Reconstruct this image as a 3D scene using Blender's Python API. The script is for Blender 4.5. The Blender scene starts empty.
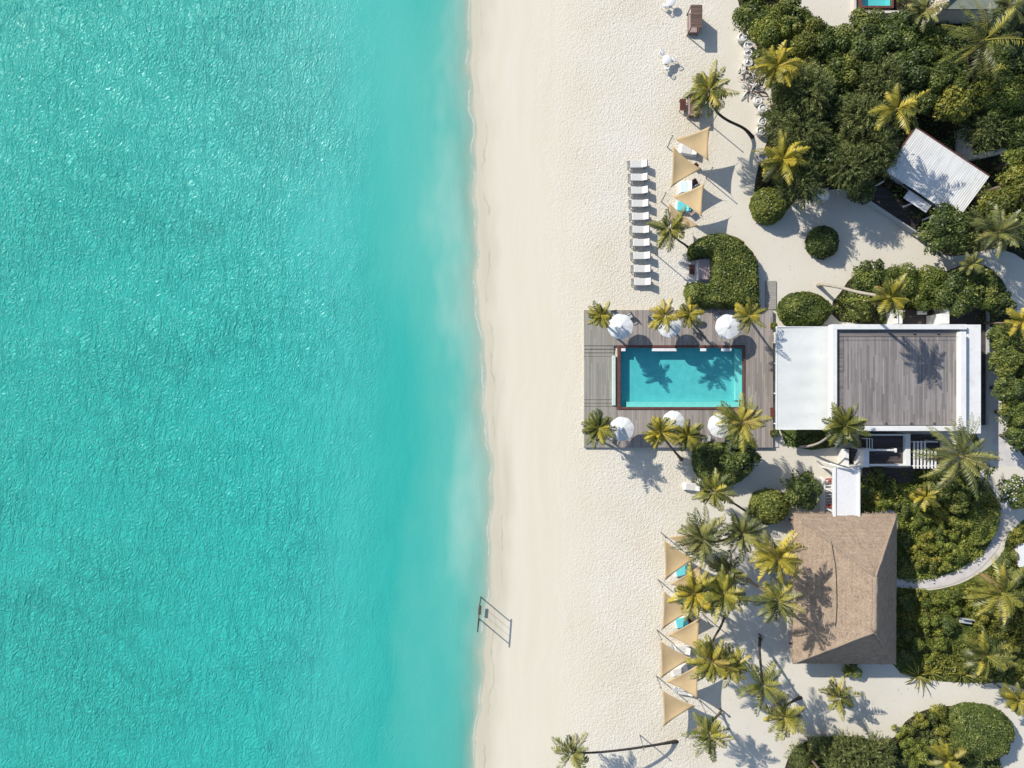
import bpy, math, random
import numpy as np
from mathutils import Vector, Matrix

R = math.radians
H = 68.0                       # height of the camera above the sand, metres
SC = bpy.context.scene
COL = SC.collection

# ------------------------------------------------------------------ camera, sky, sun, exposure
cam_d = bpy.data.cameras.new('camera')
cam = bpy.data.objects.new('camera', cam_d); COL.objects.link(cam)
cam.location = (0, 0, H); cam.rotation_euler = (0, 0, 0)
cam_d.sensor_width = 36.0; cam_d.lens = 36.0 * H / 102.4
cam_d.clip_start = 0.5; cam_d.clip_end = 12000
SC.camera = cam

SUN_EL = R(34.5)
SUN_DIR = Vector((-0.772 * math.cos(SUN_EL), 0.636 * math.cos(SUN_EL), math.sin(SUN_EL)))   # towards the sun
world = bpy.data.worlds.new('World'); SC.world = world; world.use_nodes = True
wn = world.node_tree
sky = wn.nodes.new('ShaderNodeTexSky'); sky.sky_type = 'NISHITA'; sky.sun_disc = False
sky.sun_elevation = SUN_EL; sky.sun_rotation = math.atan2(SUN_DIR.x, SUN_DIR.y)
sky.air_density = 1.0; sky.dust_density = 0.6; sky.ozone_density = 1.0
wn.links.new(sky.outputs[0], wn.nodes['Background'].inputs[0])
wn.nodes['Background'].inputs[1].default_value = 0.128
sun_d = bpy.data.lights.new('sun', 'SUN'); sun_d.energy = 4.2; sun_d.angle = R(0.5); sun_d.color = (1.0, 0.935, 0.83)
sun = bpy.data.objects.new('sun', sun_d); COL.objects.link(sun)
sun.rotation_euler = SUN_DIR.to_track_quat('Z', 'Y').to_euler()
vs = SC.view_settings
vs.view_transform = 'Standard'; vs.look = 'None'; vs.gamma = 1.0; vs.use_curve_mapping = False
vs.exposure = 0.42
SC.cycles.max_bounces = 8; SC.cycles.transparent_max_bounces = 12
SC.cycles.use_denoising = True

# ------------------------------------------------------------------ helpers
def W(px, py, z=0.0):
    """the point at height z that stands under this place of the picture"""
    s = 0.1 * (H - z) / H
    return Vector(((px - 512) * s, (384 - py) * s, z))

def tag(o, label=None, cat=None, group=None, kind=None):
    if label: o['label'] = label
    if cat: o['category'] = cat
    if group: o['group'] = group
    if kind: o['kind'] = kind
    return o

def thing(name, label, cat, loc=(0, 0, 0), rz=0.0, group=None):
    o = bpy.data.objects.new(name, None); COL.objects.link(o)
    o.empty_display_size = 0.3
    o.location = loc; o.rotation_euler = (0, 0, rz)
    return tag(o, label, cat, group)

class MB:
    def __init__(s): s.v = []; s.f = []
    def add(s, vs_, fs_):
        n = len(s.v); s.v += [tuple(p) for p in vs_]; s.f += [tuple(i + n for i in f) for f in fs_]; return s
    def box(s, c, d, rz=0.0, M=None):
        x, y, z = d[0] / 2, d[1] / 2, d[2] / 2
        pts = [Vector((a * x, b * y, e * z)) for e in (-1, 1) for a, b in ((-1, -1), (1, -1), (1, 1), (-1, 1))]
        rot = M if M is not None else Matrix.Rotation(rz, 3, 'Z')
        pts = [rot @ p + Vector(c) for p in pts]
        return s.add(pts, [(0, 3, 2, 1), (4, 5, 6, 7), (0, 1, 5, 4), (1, 2, 6, 5), (2, 3, 7, 6), (3, 0, 4, 7)])
    def rbox(s, c, d, r=0.04, rz=0.0, M=None):
        """box whose upper rim and corners are rounded"""
        x, y, z = d[0] / 2, d[1] / 2, d[2] / 2
        rot = M if M is not None else Matrix.Rotation(rz, 3, 'Z')
        rings = []
        for (ins, zz) in ((r * .5, -z), (0, -z + r * .5), (0, z - r), (r * .35, z - r * .3), (r, z)):
            ring = []
            cr = r * 1.2
            for (sx, sy, a0) in ((1, 1, 0), (-1, 1, 90), (-1, -1, 180), (1, -1, 270)):
                for k in range(3):
                    a = R(a0 + 45 * k)
                    ring.append(Vector((sx * (x - cr) + (cr - ins) * math.cos(a), sy * (y - cr) + (cr - ins) * math.sin(a), zz)))
            rings.append([rot @ p + Vector(c) for p in ring])
        n = 12; vs_ = [p for r_ in rings for p in r_]; fs = []
        for i in range(len(rings) - 1):
            for k in range(n):
                fs.append((i * n + k, i * n + (k + 1) % n, (i + 1) * n + (k + 1) % n, (i + 1) * n + k))
        fs.append(tuple(range(n - 1, -1, -1))); fs.append(tuple(range((len(rings) - 1) * n, len(rings) * n)))
        return s.add(vs_, fs)
    def tube(s, pts, rad, n=7, cap=True):
        pts = [Vector(p) for p in pts]
        if not isinstance(rad, (list, tuple)): rad = [rad] * len(pts)
        vs_ = []; fs = []; prev = None
        for i, p in enumerate(pts):
            t = (pts[min(i + 1, len(pts) - 1)] - pts[max(i - 1, 0)]).normalized()
            if prev is None: a = t.orthogonal().normalized()
            else: a = (prev - t * prev.dot(t)).normalized()
            prev = a; b = t.cross(a)
            for k in range(n):
                an = 2 * math.pi * k / n
                vs_.append(p + (a * math.cos(an) + b * math.sin(an)) * rad[i])
        for i in range(len(pts) - 1):
            for k in range(n):
                fs.append((i * n + k, i * n + (k + 1) % n, (i + 1) * n + (k + 1) % n, (i + 1) * n + k))
        if cap:
            fs.append(tuple(range(n - 1, -1, -1))); fs.append(tuple(range((len(pts) - 1) * n, len(pts) * n)))
        return s.add(vs_, fs)
    def lathe(s, prof, n=20, c=(0, 0, 0), wob=0.0, rnd=None):
        vs_ = []; fs = []
        for (r, z) in prof:
            for k in range(n):
                an = 2 * math.pi * k / n
                vs_.append((c[0] + r * math.cos(an), c[1] + r * math.sin(an), c[2] + z))
        for i in range(len(prof) - 1):
            for k in range(n):
                fs.append((i * n + k, i * n + (k + 1) % n, (i + 1) * n + (k + 1) % n, (i + 1) * n + k))
        if prof[0][0] > 1e-4: fs.append(tuple(range(n - 1, -1, -1)))
        if prof[-1][0] > 1e-4: fs.append(tuple(range((len(prof) - 1) * n, len(prof) * n)))
        return s.add(vs_, fs)
    def prism(s, poly, z0, z1):
        """upright prism over a plan outline"""
        p = [Vector((a[0], a[1], 0)) for a in poly]
        area = sum(p[i].x * p[(i + 1) % len(p)].y - p[(i + 1) % len(p)].x * p[i].y for i in range(len(p)))
        if area < 0: p.reverse()
        n = len(p)
        vs_ = [(q.x, q.y, z0) for q in p] + [(q.x, q.y, z1) for q in p]
        fs = [tuple(range(n - 1, -1, -1)), tuple(range(n, 2 * n))]
        fs += [(k, (k + 1) % n, n + (k + 1) % n, n + k) for k in range(n)]
        return s.add(vs_, fs)
    def build(s, name, mat, parent=None, smooth=False, bevel=0.0):
        me = bpy.data.meshes.new(name)
        me.from_pydata(s.v, [], s.f); me.update()
        o = bpy.data.objects.new(name, me); COL.objects.link(o)
        me.materials.append(mat)
        if smooth: me.shade_smooth()
        if bevel:
            b = o.modifiers.new('bevel', 'BEVEL'); b.width = bevel; b.segments = 2; b.limit_method = 'ANGLE'
        if parent: o.parent = parent
        return o

def fast_mesh(name, verts, faces4, mat, parent=None, attrs=None):
    """numpy mesh of quads: verts (N,3), faces (M,4)"""
    me = bpy.data.meshes.new(name)
    me.vertices.add(len(verts)); me.vertices.foreach_set('co', np.asarray(verts, np.float32).ravel())
    M_ = len(faces4)
    me.loops.add(M_ * 4); me.loops.foreach_set('vertex_index', np.asarray(faces4, np.int32).ravel())
    me.polygons.add(M_)
    me.polygons.foreach_set('loop_start', np.arange(0, M_ * 4, 4, dtype=np.int32))
    me.polygons.foreach_set('loop_total', np.full(M_, 4, np.int32))
    me.update(calc_edges=True)
    for k, a in (attrs or {}).items():
        at = me.attributes.new(k, 'FLOAT', 'POINT'); at.data.foreach_set('value', np.asarray(a, np.float32))
    me.materials.append(mat)
    o = bpy.data.objects.new(name, me); COL.objects.link(o)
    if parent: o.parent = parent
    return o

def copy_thing(root, loc, rz, label, group=None):
    r = root.copy(); COL.objects.link(r); r.location = loc; r.rotation_euler = (0, 0, rz); r['label'] = label
    if group: r['group'] = group
    for ch in list(root.children):
        c = ch.copy(); COL.objects.link(c); c.parent = r
        for g in list(ch.children):
            d = g.copy(); COL.objects.link(d); d.parent = c
    return r

# ------------------------------------------------------------------ materials
class NT:
    def __init__(s, name):
        s.m = bpy.data.materials.new(name); s.m.use_nodes = True; s.t = s.m.node_tree
        s.b = s.t.nodes['Principled BSDF']; s.out = s.t.nodes['Material Output']
    def n(s, typ, ins=None, **kw):
        nd = s.t.nodes.new('ShaderNode' + typ)
        for k, v in kw.items(): setattr(nd, k, v)
        for k, v in (ins or {}).items(): s.set(nd.inputs[k], v)
        return nd
    def set(s, sock, v):
        if isinstance(v, bpy.types.NodeSocket): s.t.links.new(v, sock)
        elif isinstance(v, (tuple, list)) and len(v) == 3 and sock.type == 'RGBA': sock.default_value = (*v, 1)
        else: sock.default_value = v
    def pos(s): return s.n('NewGeometry').outputs['Position']
    def obj(s): return s.n('TexCoord').outputs['Object']
    def map(s, vec, scale=(1, 1, 1), rot=(0, 0, 0)):
        return s.n('Mapping', {'Vector': vec, 'Scale': scale, 'Rotation': rot}).outputs[0]
    def noise(s, vec, scale, detail=2.0, rough=0.5, dist=0.0):
        return s.n('TexNoise', {'Vector': vec, 'Scale': scale, 'Detail': detail, 'Roughness': rough, 'Distortion': dist}).outputs['Fac']
    def ramp(s, fac, stops, interp='LINEAR'):
        nd = s.n('ValToRGB', {'Fac': fac}); cr = nd.color_ramp; cr.interpolation = interp
        while len(cr.elements) < len(stops): cr.elements.new(0.5)
        for e, (p, c) in zip(cr.elements, stops):
            e.position = p; e.color = (*c, 1) if isinstance(c, (tuple, list)) else (c, c, c, 1)
        return nd.outputs[0]
    def mr(s, v, a, b, c=0.0, d=1.0, smooth=True):
        return s.n('MapRange', {'Value': v, 'From Min': a, 'From Max': b, 'To Min': c, 'To Max': d},
                   interpolation_type='SMOOTHSTEP' if smooth else 'LINEAR').outputs[0]
    def math(s, op, a, b=0.0, c=0.0):
        return s.n('Math', {0: a, 1: b, 2: c}, operation=op).outputs[0]
    def mix(s, fac, a, b, blend='MIX'):
        nd = s.n('Mix', data_type='RGBA', blend_type=blend)
        s.set(nd.inputs[0], fac); s.set(nd.inputs[6], a); s.set(nd.inputs[7], b)
        return nd.outputs[2]
    def attr(s, name): return s.n('Attribute', attribute_name=name).outputs['Fac']
    def sep(s, v): return s.n('SeparateXYZ', {0: v}).outputs
    def comb(s, x, y, z): return s.n('CombineXYZ', {0: x, 1: y, 2: z}).outputs[0]
    def bump(s, h, strength=0.5, dist=0.1, normal=None):
        nd = s.n('Bump', {'Height': h, 'Strength': strength, 'Distance': dist})
        if normal is not None: s.set(nd.inputs['Normal'], normal)
        return nd.outputs[0]
    def fin(s, col=None, rough=None, normal=None, spec=None):
        if col is not None: s.set(s.b.inputs['Base Color'], col)
        if rough is not None: s.set(s.b.inputs['Roughness'], rough)
        if normal is not None: s.set(s.b.inputs['Normal'], normal)
        if spec is not None: s.set(s.b.inputs['Specular IOR Level'], spec)
        return s.m

def plain(name, col, rough=0.6, var=0.15, scale=3.0, bump=0.0, spec=0.35, dirt=None):
    a = NT(name); p = a.obj()
    n1 = a.noise(p, scale, 4, 0.6)
    dark = tuple(c * (1 - var) for c in col); lite = tuple(min(1, c * (1 + var)) for c in col)
    c = a.ramp(n1, [(0.3, dark), (0.7, lite)])
    if dirt:
        c = a.mix(a.mr(a.noise(p, 0.9, 5, 0.7), 0.52, 0.75, 0, 0.6), c, dirt)
    nm = a.bump(a.noise(p, scale * 8, 2), bump, 0.03) if bump else None
    return a.fin(c, rough, nm, spec)

def foliage(name, ca, cb, cc, rough=0.5, trans=0.25):
    """three tones picked per leaf by the 'tone' attribute, small shift per plant"""
    a = NT(name)
    t = a.attr('tone')
    rnd = a.n('ObjectInfo').outputs['Random']
    t2 = a.math('ADD', t, a.math('MULTIPLY', a.math('SUBTRACT', rnd, 0.5), 0.30))
    c = a.ramp(a.math('DIVIDE', t2, 1.5), [(0.07, ca), (0.34, cb), (0.64, cc), (0.82, (0.26, 0.17, 0.085))])
    a.fin(c, rough, None, 0.35)
    tr = a.n('BsdfTranslucent', {'Color': a.mix(0.35, c, (0.16, 0.20, 0.02))})
    mx = a.n('MixShader', {0: trans, 1: a.b.outputs[0], 2: tr.outputs[0]})
    a.t.links.new(mx.outputs[0], a.out.inputs['Surface'])
    return a.m

def planks(name, ca, cb, width=0.16, along='Y', grey=None, var=1.0):
    a = NT(name); x, y, z = a.sep(a.pos())
    u, v = (x, y) if along == 'Y' else (y, x)
    b = a.math('DIVIDE', u, width)
    cell = a.math('FLOOR', b); fr = a.math('FRACT', b)
    seg = a.math('FLOOR', a.math('ADD', a.math('DIVIDE', v, 3.3), a.math('MULTIPLY', a.n('TexWhiteNoise', {'Vector': a.comb(cell, 7.0, 1.0)}).outputs[0], 5.0)))
    tone = a.n('TexWhiteNoise', {'Vector': a.comb(cell, seg, 0.0)}).outputs[0]
    st = a.noise(a.comb(a.math('MULTIPLY', u, 9.0), a.math('MULTIPLY', v, 0.9), 0.0), 1.0, 5, 0.75)
    big = a.noise(a.comb(a.math('MULTIPLY', u, 0.5), a.math('MULTIPLY', v, 0.22), 0.0), 1.0, 3, 0.6)
    f = a.math('ADD', a.math('MULTIPLY', tone, 0.42 * var), a.math('ADD', a.math('MULTIPLY', st, 0.45), a.math('MULTIPLY', big, 0.35)))
    c = a.ramp(f, [(0.28, ca), (0.95, cb)])
    gap = a.math('GREATER_THAN', a.math('ABSOLUTE', a.math('SUBTRACT', fr, 0.5)), 0.455)
    c = a.mix(a.math('MULTIPLY', gap, 0.55), c, tuple(q * 0.3 for q in ca))
    h = a.math('SUBTRACT', a.math('MULTIPLY', st, 0.3), gap)
    return a.fin(c, 0.75, a.bump(h, 0.5, 0.01), 0.2)

M = {}
M['white'] = plain('white_render', (0.67, 0.67, 0.655), 0.7, 0.06, 1.2, 0.15, dirt=(0.52, 0.50, 0.46))
M['whitepaint'] = plain('white_paint', (0.70, 0.70, 0.70), 0.5, 0.05, dirt=(0.60, 0.59, 0.57))
M['cushion'] = plain('white_cushion', (0.57, 0.56, 0.535), 0.9, 0.04, 4, 0.2)
M['greyfab'] = plain('grey_fabric', (0.42, 0.44, 0.45), 0.9, 0.1, 4)
M['loungeframe'] = plain('grey_lounger_frame', (0.20, 0.205, 0.20), 0.7, 0.1, 4)
M['teal'] = plain('turquoise_cushion', (0.14, 0.56, 0.60), 0.9, 0.08, 4, 0.2)
M['paleblue'] = plain('pale_blue_cushion', (0.62, 0.74, 0.76), 0.9, 0.05, 4, 0.2)
M['canvas'] = plain('white_canvas', (0.64, 0.65, 0.65), 0.85, 0.05, 2.0, 0.1, dirt=(0.55, 0.55, 0.53))
M['awning'] = plain('awning_canvas', (0.59, 0.61, 0.60), 0.85, 0.06, 0.5, 0.05, dirt=(0.52, 0.53, 0.51))
M['dkwood'] = plain('dark_red_wood', (0.10, 0.035, 0.025), 0.5, 0.3, 3)
M['redwood'] = plain('red_brown_wood', (0.12, 0.045, 0.035), 0.6, 0.25, 3)
M['brownwood'] = planks('brown_slats', (0.11, 0.075, 0.06), (0.24, 0.17, 0.135), 0.12, 'X')
M['mauve'] = plain('mauve_cushion', (0.36, 0.28, 0.27), 0.9, 0.1, 3)
M['darkmetal'] = plain('dark_metal', (0.05, 0.05, 0.055), 0.5, 0.2)
M['greymetal'] = plain('grey_pole', (0.20, 0.19, 0.17), 0.5, 0.2)
M['glass'] = plain('dark_glass', (0.03, 0.05, 0.06), 0.08, 0.1, spec=0.6)
M['sticks'] = plain('bleached_sticks', (0.55, 0.53, 0.49), 0.8, 0.25, 6)
M['kerb'] = plain('pale_stone_kerb', (0.55, 0.50, 0.46), 0.8, 0.1, 2, 0.2)
M['pot'] = plain('stone_pot', (0.30, 0.20, 0.15), 0.8, 0.2)
M['bark'] = plain('grey_bark', (0.17, 0.135, 0.10), 0.9, 0.3, 5, 0.5)
M['darktrunk'] = plain('dark_palm_bark', (0.055, 0.047, 0.04), 0.9, 0.3, 5, 0.5)
M['paletrunk'] = plain('pale_palm_bark', (0.34, 0.30, 0.25), 0.9, 0.25, 5, 0.5)
M['redflower'] = plain('red_blossom', (0.42, 0.07, 0.05), 0.6, 0.3, 6)
M['boat'] = plain('turquoise_pool_water_shade', (0.1, 0.4, 0.4), 0.3)
M['poolsdeck'] = planks('pool_deck_boards', (0.185, 0.165, 0.148), (0.375, 0.335, 0.305), 0.17, 'Y')
M['lowdeck'] = planks('weathered_deck_boards', (0.215, 0.205, 0.175), (0.36, 0.34, 0.30), 0.17, 'Y')
M['roofdeck'] = planks('roof_deck_boards', (0.13, 0.118, 0.113), (0.33, 0.30, 0.285), 0.15, 'Y')
M['roofdeckx'] = planks('roof_deck_border_boards', (0.12, 0.105, 0.10), (0.25, 0.22, 0.21), 0.17, 'X')
M['darkdeck'] = planks('dark_deck_boards', (0.045, 0.038, 0.038), (0.10, 0.085, 0.085), 0.17, 'X')
M['walk'] = planks('boardwalk_boards', (0.26, 0.245, 0.22), (0.42, 0.40, 0.36), 0.18, 'X', var=0.5)

def m_sail():
    a = NT('tan_sail_cloth'); p = a.obj()
    c = a.ramp(a.noise(p, 1.2, 3), [(0.3, (0.53, 0.39, 0.215)), (0.7, (0.59, 0.445, 0.255))])
    w = a.n('TexWave', {'Vector': p, 'Scale': 6.0, 'Distortion': 0.3}).outputs['Fac']
    a.fin(c, 0.85, a.bump(w, 0.06, 0.02), 0.1)
    tr = a.n('BsdfTranslucent', {'Color': c})
    mx = a.n('MixShader', {0: 0.12, 1: a.b.outputs[0], 2: tr.outputs[0]})
    a.t.links.new(mx.outputs[0], a.out.inputs['Surface'])
    return a.m
M['sail'] = m_sail()

def m_thatch():
    a = NT('palm_thatch'); p = a.pos(); x, y, z = a.sep(p)
    fine = a.noise(p, 7.0, 5, 0.75)
    mid = a.noise(p, 1.6, 4, 0.65)
    course = a.math('FRACT', a.math('ADD', a.math('MULTIPLY', z, 3.0), a.math('MULTIPLY', mid, 0.9)))
    f = a.math('ADD', a.math('MULTIPLY', fine, 0.75), a.math('MULTIPLY', mid, 0.35))
    f = a.math('ADD', f, a.math('MULTIPLY', course, -0.05))
    c = a.ramp(f, [(0.28, (0.108, 0.082, 0.062)), (0.5, (0.27, 0.205, 0.153)), (0.78, (0.45, 0.355, 0.27))])
    return a.fin(c, 0.95, a.bump(a.math('ADD', a.math('MULTIPLY', fine, 0.8), a.math('MULTIPLY', course, -0.35)), 0.8, 0.055), 0.1)
M['thatch'] = m_thatch()

def m_corrug():
    a = NT('white_corrugated_sheet'); p = a.obj(); x, y, z = a.sep(p)
    st = a.noise(a.comb(a.math('MULTIPLY', x, 4.0), a.math('MULTIPLY', y, 0.6), z), 1.0, 5, 0.7)
    gr = a.noise(p, 0.7, 5, 0.7)
    c = a.ramp(st, [(0.25, (0.50, 0.50, 0.48)), (0.6, (0.68, 0.68, 0.66))])
    c = a.mix(a.mr(gr, 0.5, 0.72, 0, 0.55), c, (0.46, 0.44, 0.40))
    return a.fin(c, 0.55, None, 0.3)
M['corrug'] = m_corrug()

def m_soil(name, ca, cb, cc):
    a = NT(name); p = a.pos()
    f = a.math('ADD', a.math('MULTIPLY', a.noise(p, 0.6, 4, 0.6), 0.6), a.math('MULTIPLY', a.noise(p, 6.0, 4, 0.7), 0.5))
    c = a.ramp(f, [(0.35, ca), (0.55, cb), (0.75, cc)])
    return a.fin(c, 0.95, a.bump(a.noise(p, 8.0, 4, 0.7), 0.9, 0.08), 0.1)
M['soil'] = m_soil('leaf_litter_soil', (0.022, 0.020, 0.013), (0.045, 0.038, 0.024), (0.11, 0.085, 0.055))
M['lawn'] = m_soil('rough_ground_cover', (0.04, 0.06, 0.016), (0.08, 0.115, 0.028), (0.15, 0.165, 0.05))

M['f_palm'] = foliage('palm_leaf', (0.05, 0.068, 0.018), (0.175, 0.182, 0.034), (0.45, 0.38, 0.06), 0.42, 0.2)
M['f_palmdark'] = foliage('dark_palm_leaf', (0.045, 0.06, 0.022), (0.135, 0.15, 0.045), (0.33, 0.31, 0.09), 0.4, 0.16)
M['f_palmyel'] = foliage('yellow_palm_leaf', (0.07, 0.085, 0.018), (0.26, 0.235, 0.034), (0.55, 0.43, 0.05), 0.42, 0.22)
M['f_broad'] = foliage('broad_leaf', (0.048, 0.076, 0.018), (0.12, 0.152, 0.032), (0.3, 0.31, 0.07), 0.45, 0.2)
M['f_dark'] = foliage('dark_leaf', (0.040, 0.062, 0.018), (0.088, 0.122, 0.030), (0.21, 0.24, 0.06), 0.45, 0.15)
M['f_olive'] = foliage('olive_leaf', (0.052, 0.074, 0.022), (0.125, 0.152, 0.045), (0.27, 0.29, 0.09), 0.6, 0.2)
M['f_yellow'] = foliage('yellow_green_leaf', (0.08, 0.1, 0.02), (0.185, 0.195, 0.034), (0.4, 0.36, 0.06), 0.45, 0.22)
M['f_bright'] = foliage('bright_green_leaf', (0.06, 0.09, 0.018), (0.16, 0.195, 0.034), (0.34, 0.35, 0.07), 0.45, 0.22)

# ------------------------------------------------------------------ terrain, water
SHORE = [(-60, 466), (0, 467), (60, 468), (100, 469), (140, 471), (175, 473), (230, 474), (300, 476), (360, 480), (410, 484),
         (450, 487), (500, 490), (545, 489), (580, 486), (620, 484), (660, 481), (700, 477), (740, 474), (768, 473), (830, 470)]
_sy = np.array([(384 - a) * 0.1 for a, b in SHORE])[::-1]; _sx = np.array([(b - 512) * 0.1 for a, b in SHORE])[::-1]
def shore_x(y):
    return np.interp(y, _sy, _sx) + 0.45 + 0.14 * np.sin(y * 0.55) + 0.08 * np.sin(y * 1.5 + 1)
WATER_Z = -0.05
def ground_z(d):
    off = np.minimum(-d, 55.0)
    return np.where(d < 0, WATER_Z - 0.055 * off, np.minimum(0.0, WATER_Z + d * 0.04))

def grid(xs, ys, zf, name, mat):
    X, Y = np.meshgrid(xs, ys)
    D = X - shore_x(Y)
    Z = zf(X, Y, D)
    nx, ny = len(xs), len(ys)
    idx = np.arange(nx * ny).reshape(ny, nx)
    f = np.stack([idx[:-1, :-1], idx[:-1, 1:], idx[1:, 1:], idx[1:, :-1]], -1).reshape(-1, 4)
    o = fast_mesh(name, np.stack([X, Y, Z], -1).reshape(-1, 3), f, mat, None, {'shore': D.ravel()})
    o['kind'] = 'structure'
    return o

def m_sand():
    a = NT('coral_sand'); p = a.pos(); x, y, z = a.sep(p); d = a.attr('shore')
    wob = a.noise(a.map(p, (0.10, 0.05, 1)), 1.0, 4, 0.6)
    streak = a.noise(a.map(a.n('VectorMath', {0: p, 1: a.comb(a.math('MULTIPLY', a.noise(p, 0.06, 2), 5.0), 0.0, 0.0)}, operation='ADD').outputs[0], (0.75, 0.05, 1)), 1.0, 5, 0.65)          # tide and rake lines that run along the beach
    patch = a.noise(p, 0.13, 5, 0.6)
    grain = a.noise(p, 4.5, 3, 0.7)
    dry = a.ramp(streak, [(0.25, (0.62, 0.565, 0.45)), (0.5, (0.64, 0.59, 0.475)), (0.75, (0.65, 0.61, 0.515))])
    inland = a.ramp(patch, [(0.32, (0.62, 0.56, 0.45)), (0.5, (0.66, 0.615, 0.52)), (0.7, (0.685, 0.655, 0.59))])
    dx = a.math('ADD', d, a.math('MULTIPLY', a.math('SUBTRACT', wob, 0.5), 9.0))
    c = a.mix(a.mr(dx, 5.0, 16.0), dry, inland)
    path = a.ramp(patch, [(0.3, (0.585, 0.545, 0.46)), (0.7, (0.635, 0.60, 0.52))])
    c = a.mix(a.mr(x, 19.0, 24.0), c, path)
    # damp strip the swash reaches
    dw = a.math('ADD', d, a.math('MULTIPLY', a.math('SUBTRACT', a.noise(a.map(p, (0.5, 0.12, 1)), 1.0, 3, 0.55), 0.5), 2.2))
    wet = a.mr(dw, 0.2, 2.6, 1.0, 0.0)
    c = a.mix(wet, c, a.ramp(streak, [(0.3, (0.48, 0.445, 0.345)), (0.7, (0.54, 0.50, 0.395))]))
    # fine dark line where the last swash stopped
    sl = a.math('ABSOLUTE', a.math('SUBTRACT', a.math('ADD', d, a.math('MULTIPLY', a.math('SUBTRACT', a.noise(a.map(p, (0.2, 0.13, 1)), 1.0, 4, 0.6), 0.5), 3.2)), 0.75))
    sm = a.math('MULTIPLY', a.mr(sl, 0.03, 0.12, 1.0, 0.0), a.mr(a.noise(a.map(p, (0.3, 0.22, 1)), 1.0, 3, 0.6), 0.42, 0.58))
    c = a.mix(a.math('MULTIPLY', sm, 0.35), c, (0.30, 0.26, 0.20))
    # scattered weed and coral bits
    bits = a.n('TexVoronoi', {'Vector': p, 'Scale': 2.2, 'Randomness': 1.0}).outputs['Distance']
    bm = a.math('MULTIPLY', a.mr(bits, 0.10, 0.20, 1.0, 0.0), a.mr(a.noise(p, 0.35, 3, 0.6), 0.46, 0.66))
    bm = a.math('MULTIPLY', bm, a.mr(dx, 6.0, 11.0))
    c = a.mix(a.math('MULTIPLY', bm, 0.55), c, (0.24, 0.19, 0.12))
    # trampled sand: footprints over footprints
    amp = a.math('MULTIPLY', a.mr(dx, 4.5, 14.5, 0.04, 1.0), a.mr(x, 17.5, 22.5, 1.0, 0.13))
    v1 = a.n('TexVoronoi', {'Vector': a.map(p, (1, 1, 0.2)), 'Scale': 3.6, 'Smoothness': 0.7, 'Randomness': 1.0}, feature='SMOOTH_F1').outputs['Distance']
    v2 = a.n('TexVoronoi', {'Vector': a.map(p, (1.0, 0.8, 0.2)), 'Scale': 6.6, 'Smoothness': 0.5}, feature='SMOOTH_F1').outputs['Distance']
    n3 = a.noise(p, 6.5, 3, 0.75)
    h = a.math('ADD', a.math('MULTIPLY', v1, 0.30), a.math('ADD', a.math('MULTIPLY', v2, 0.30), a.math('MULTIPLY', n3, 0.95)))
    h = a.math('MULTIPLY', h, amp)
    ruts = a.math('MULTIPLY', a.noise(a.map(p, (2.2, 0.09, 1)), 1.0, 4, 0.6), 0.05)
    h = a.math('ADD', h, ruts)
    h = a.math('ADD', h, a.math('MULTIPLY', grain, 0.03))
    nm = a.bump(h, 0.64, 0.16)
    rough = a.mr(wet, 0.0, 1.0, 0.95, 0.55)
    return a.fin(c, rough, nm, 0.15)

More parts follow.
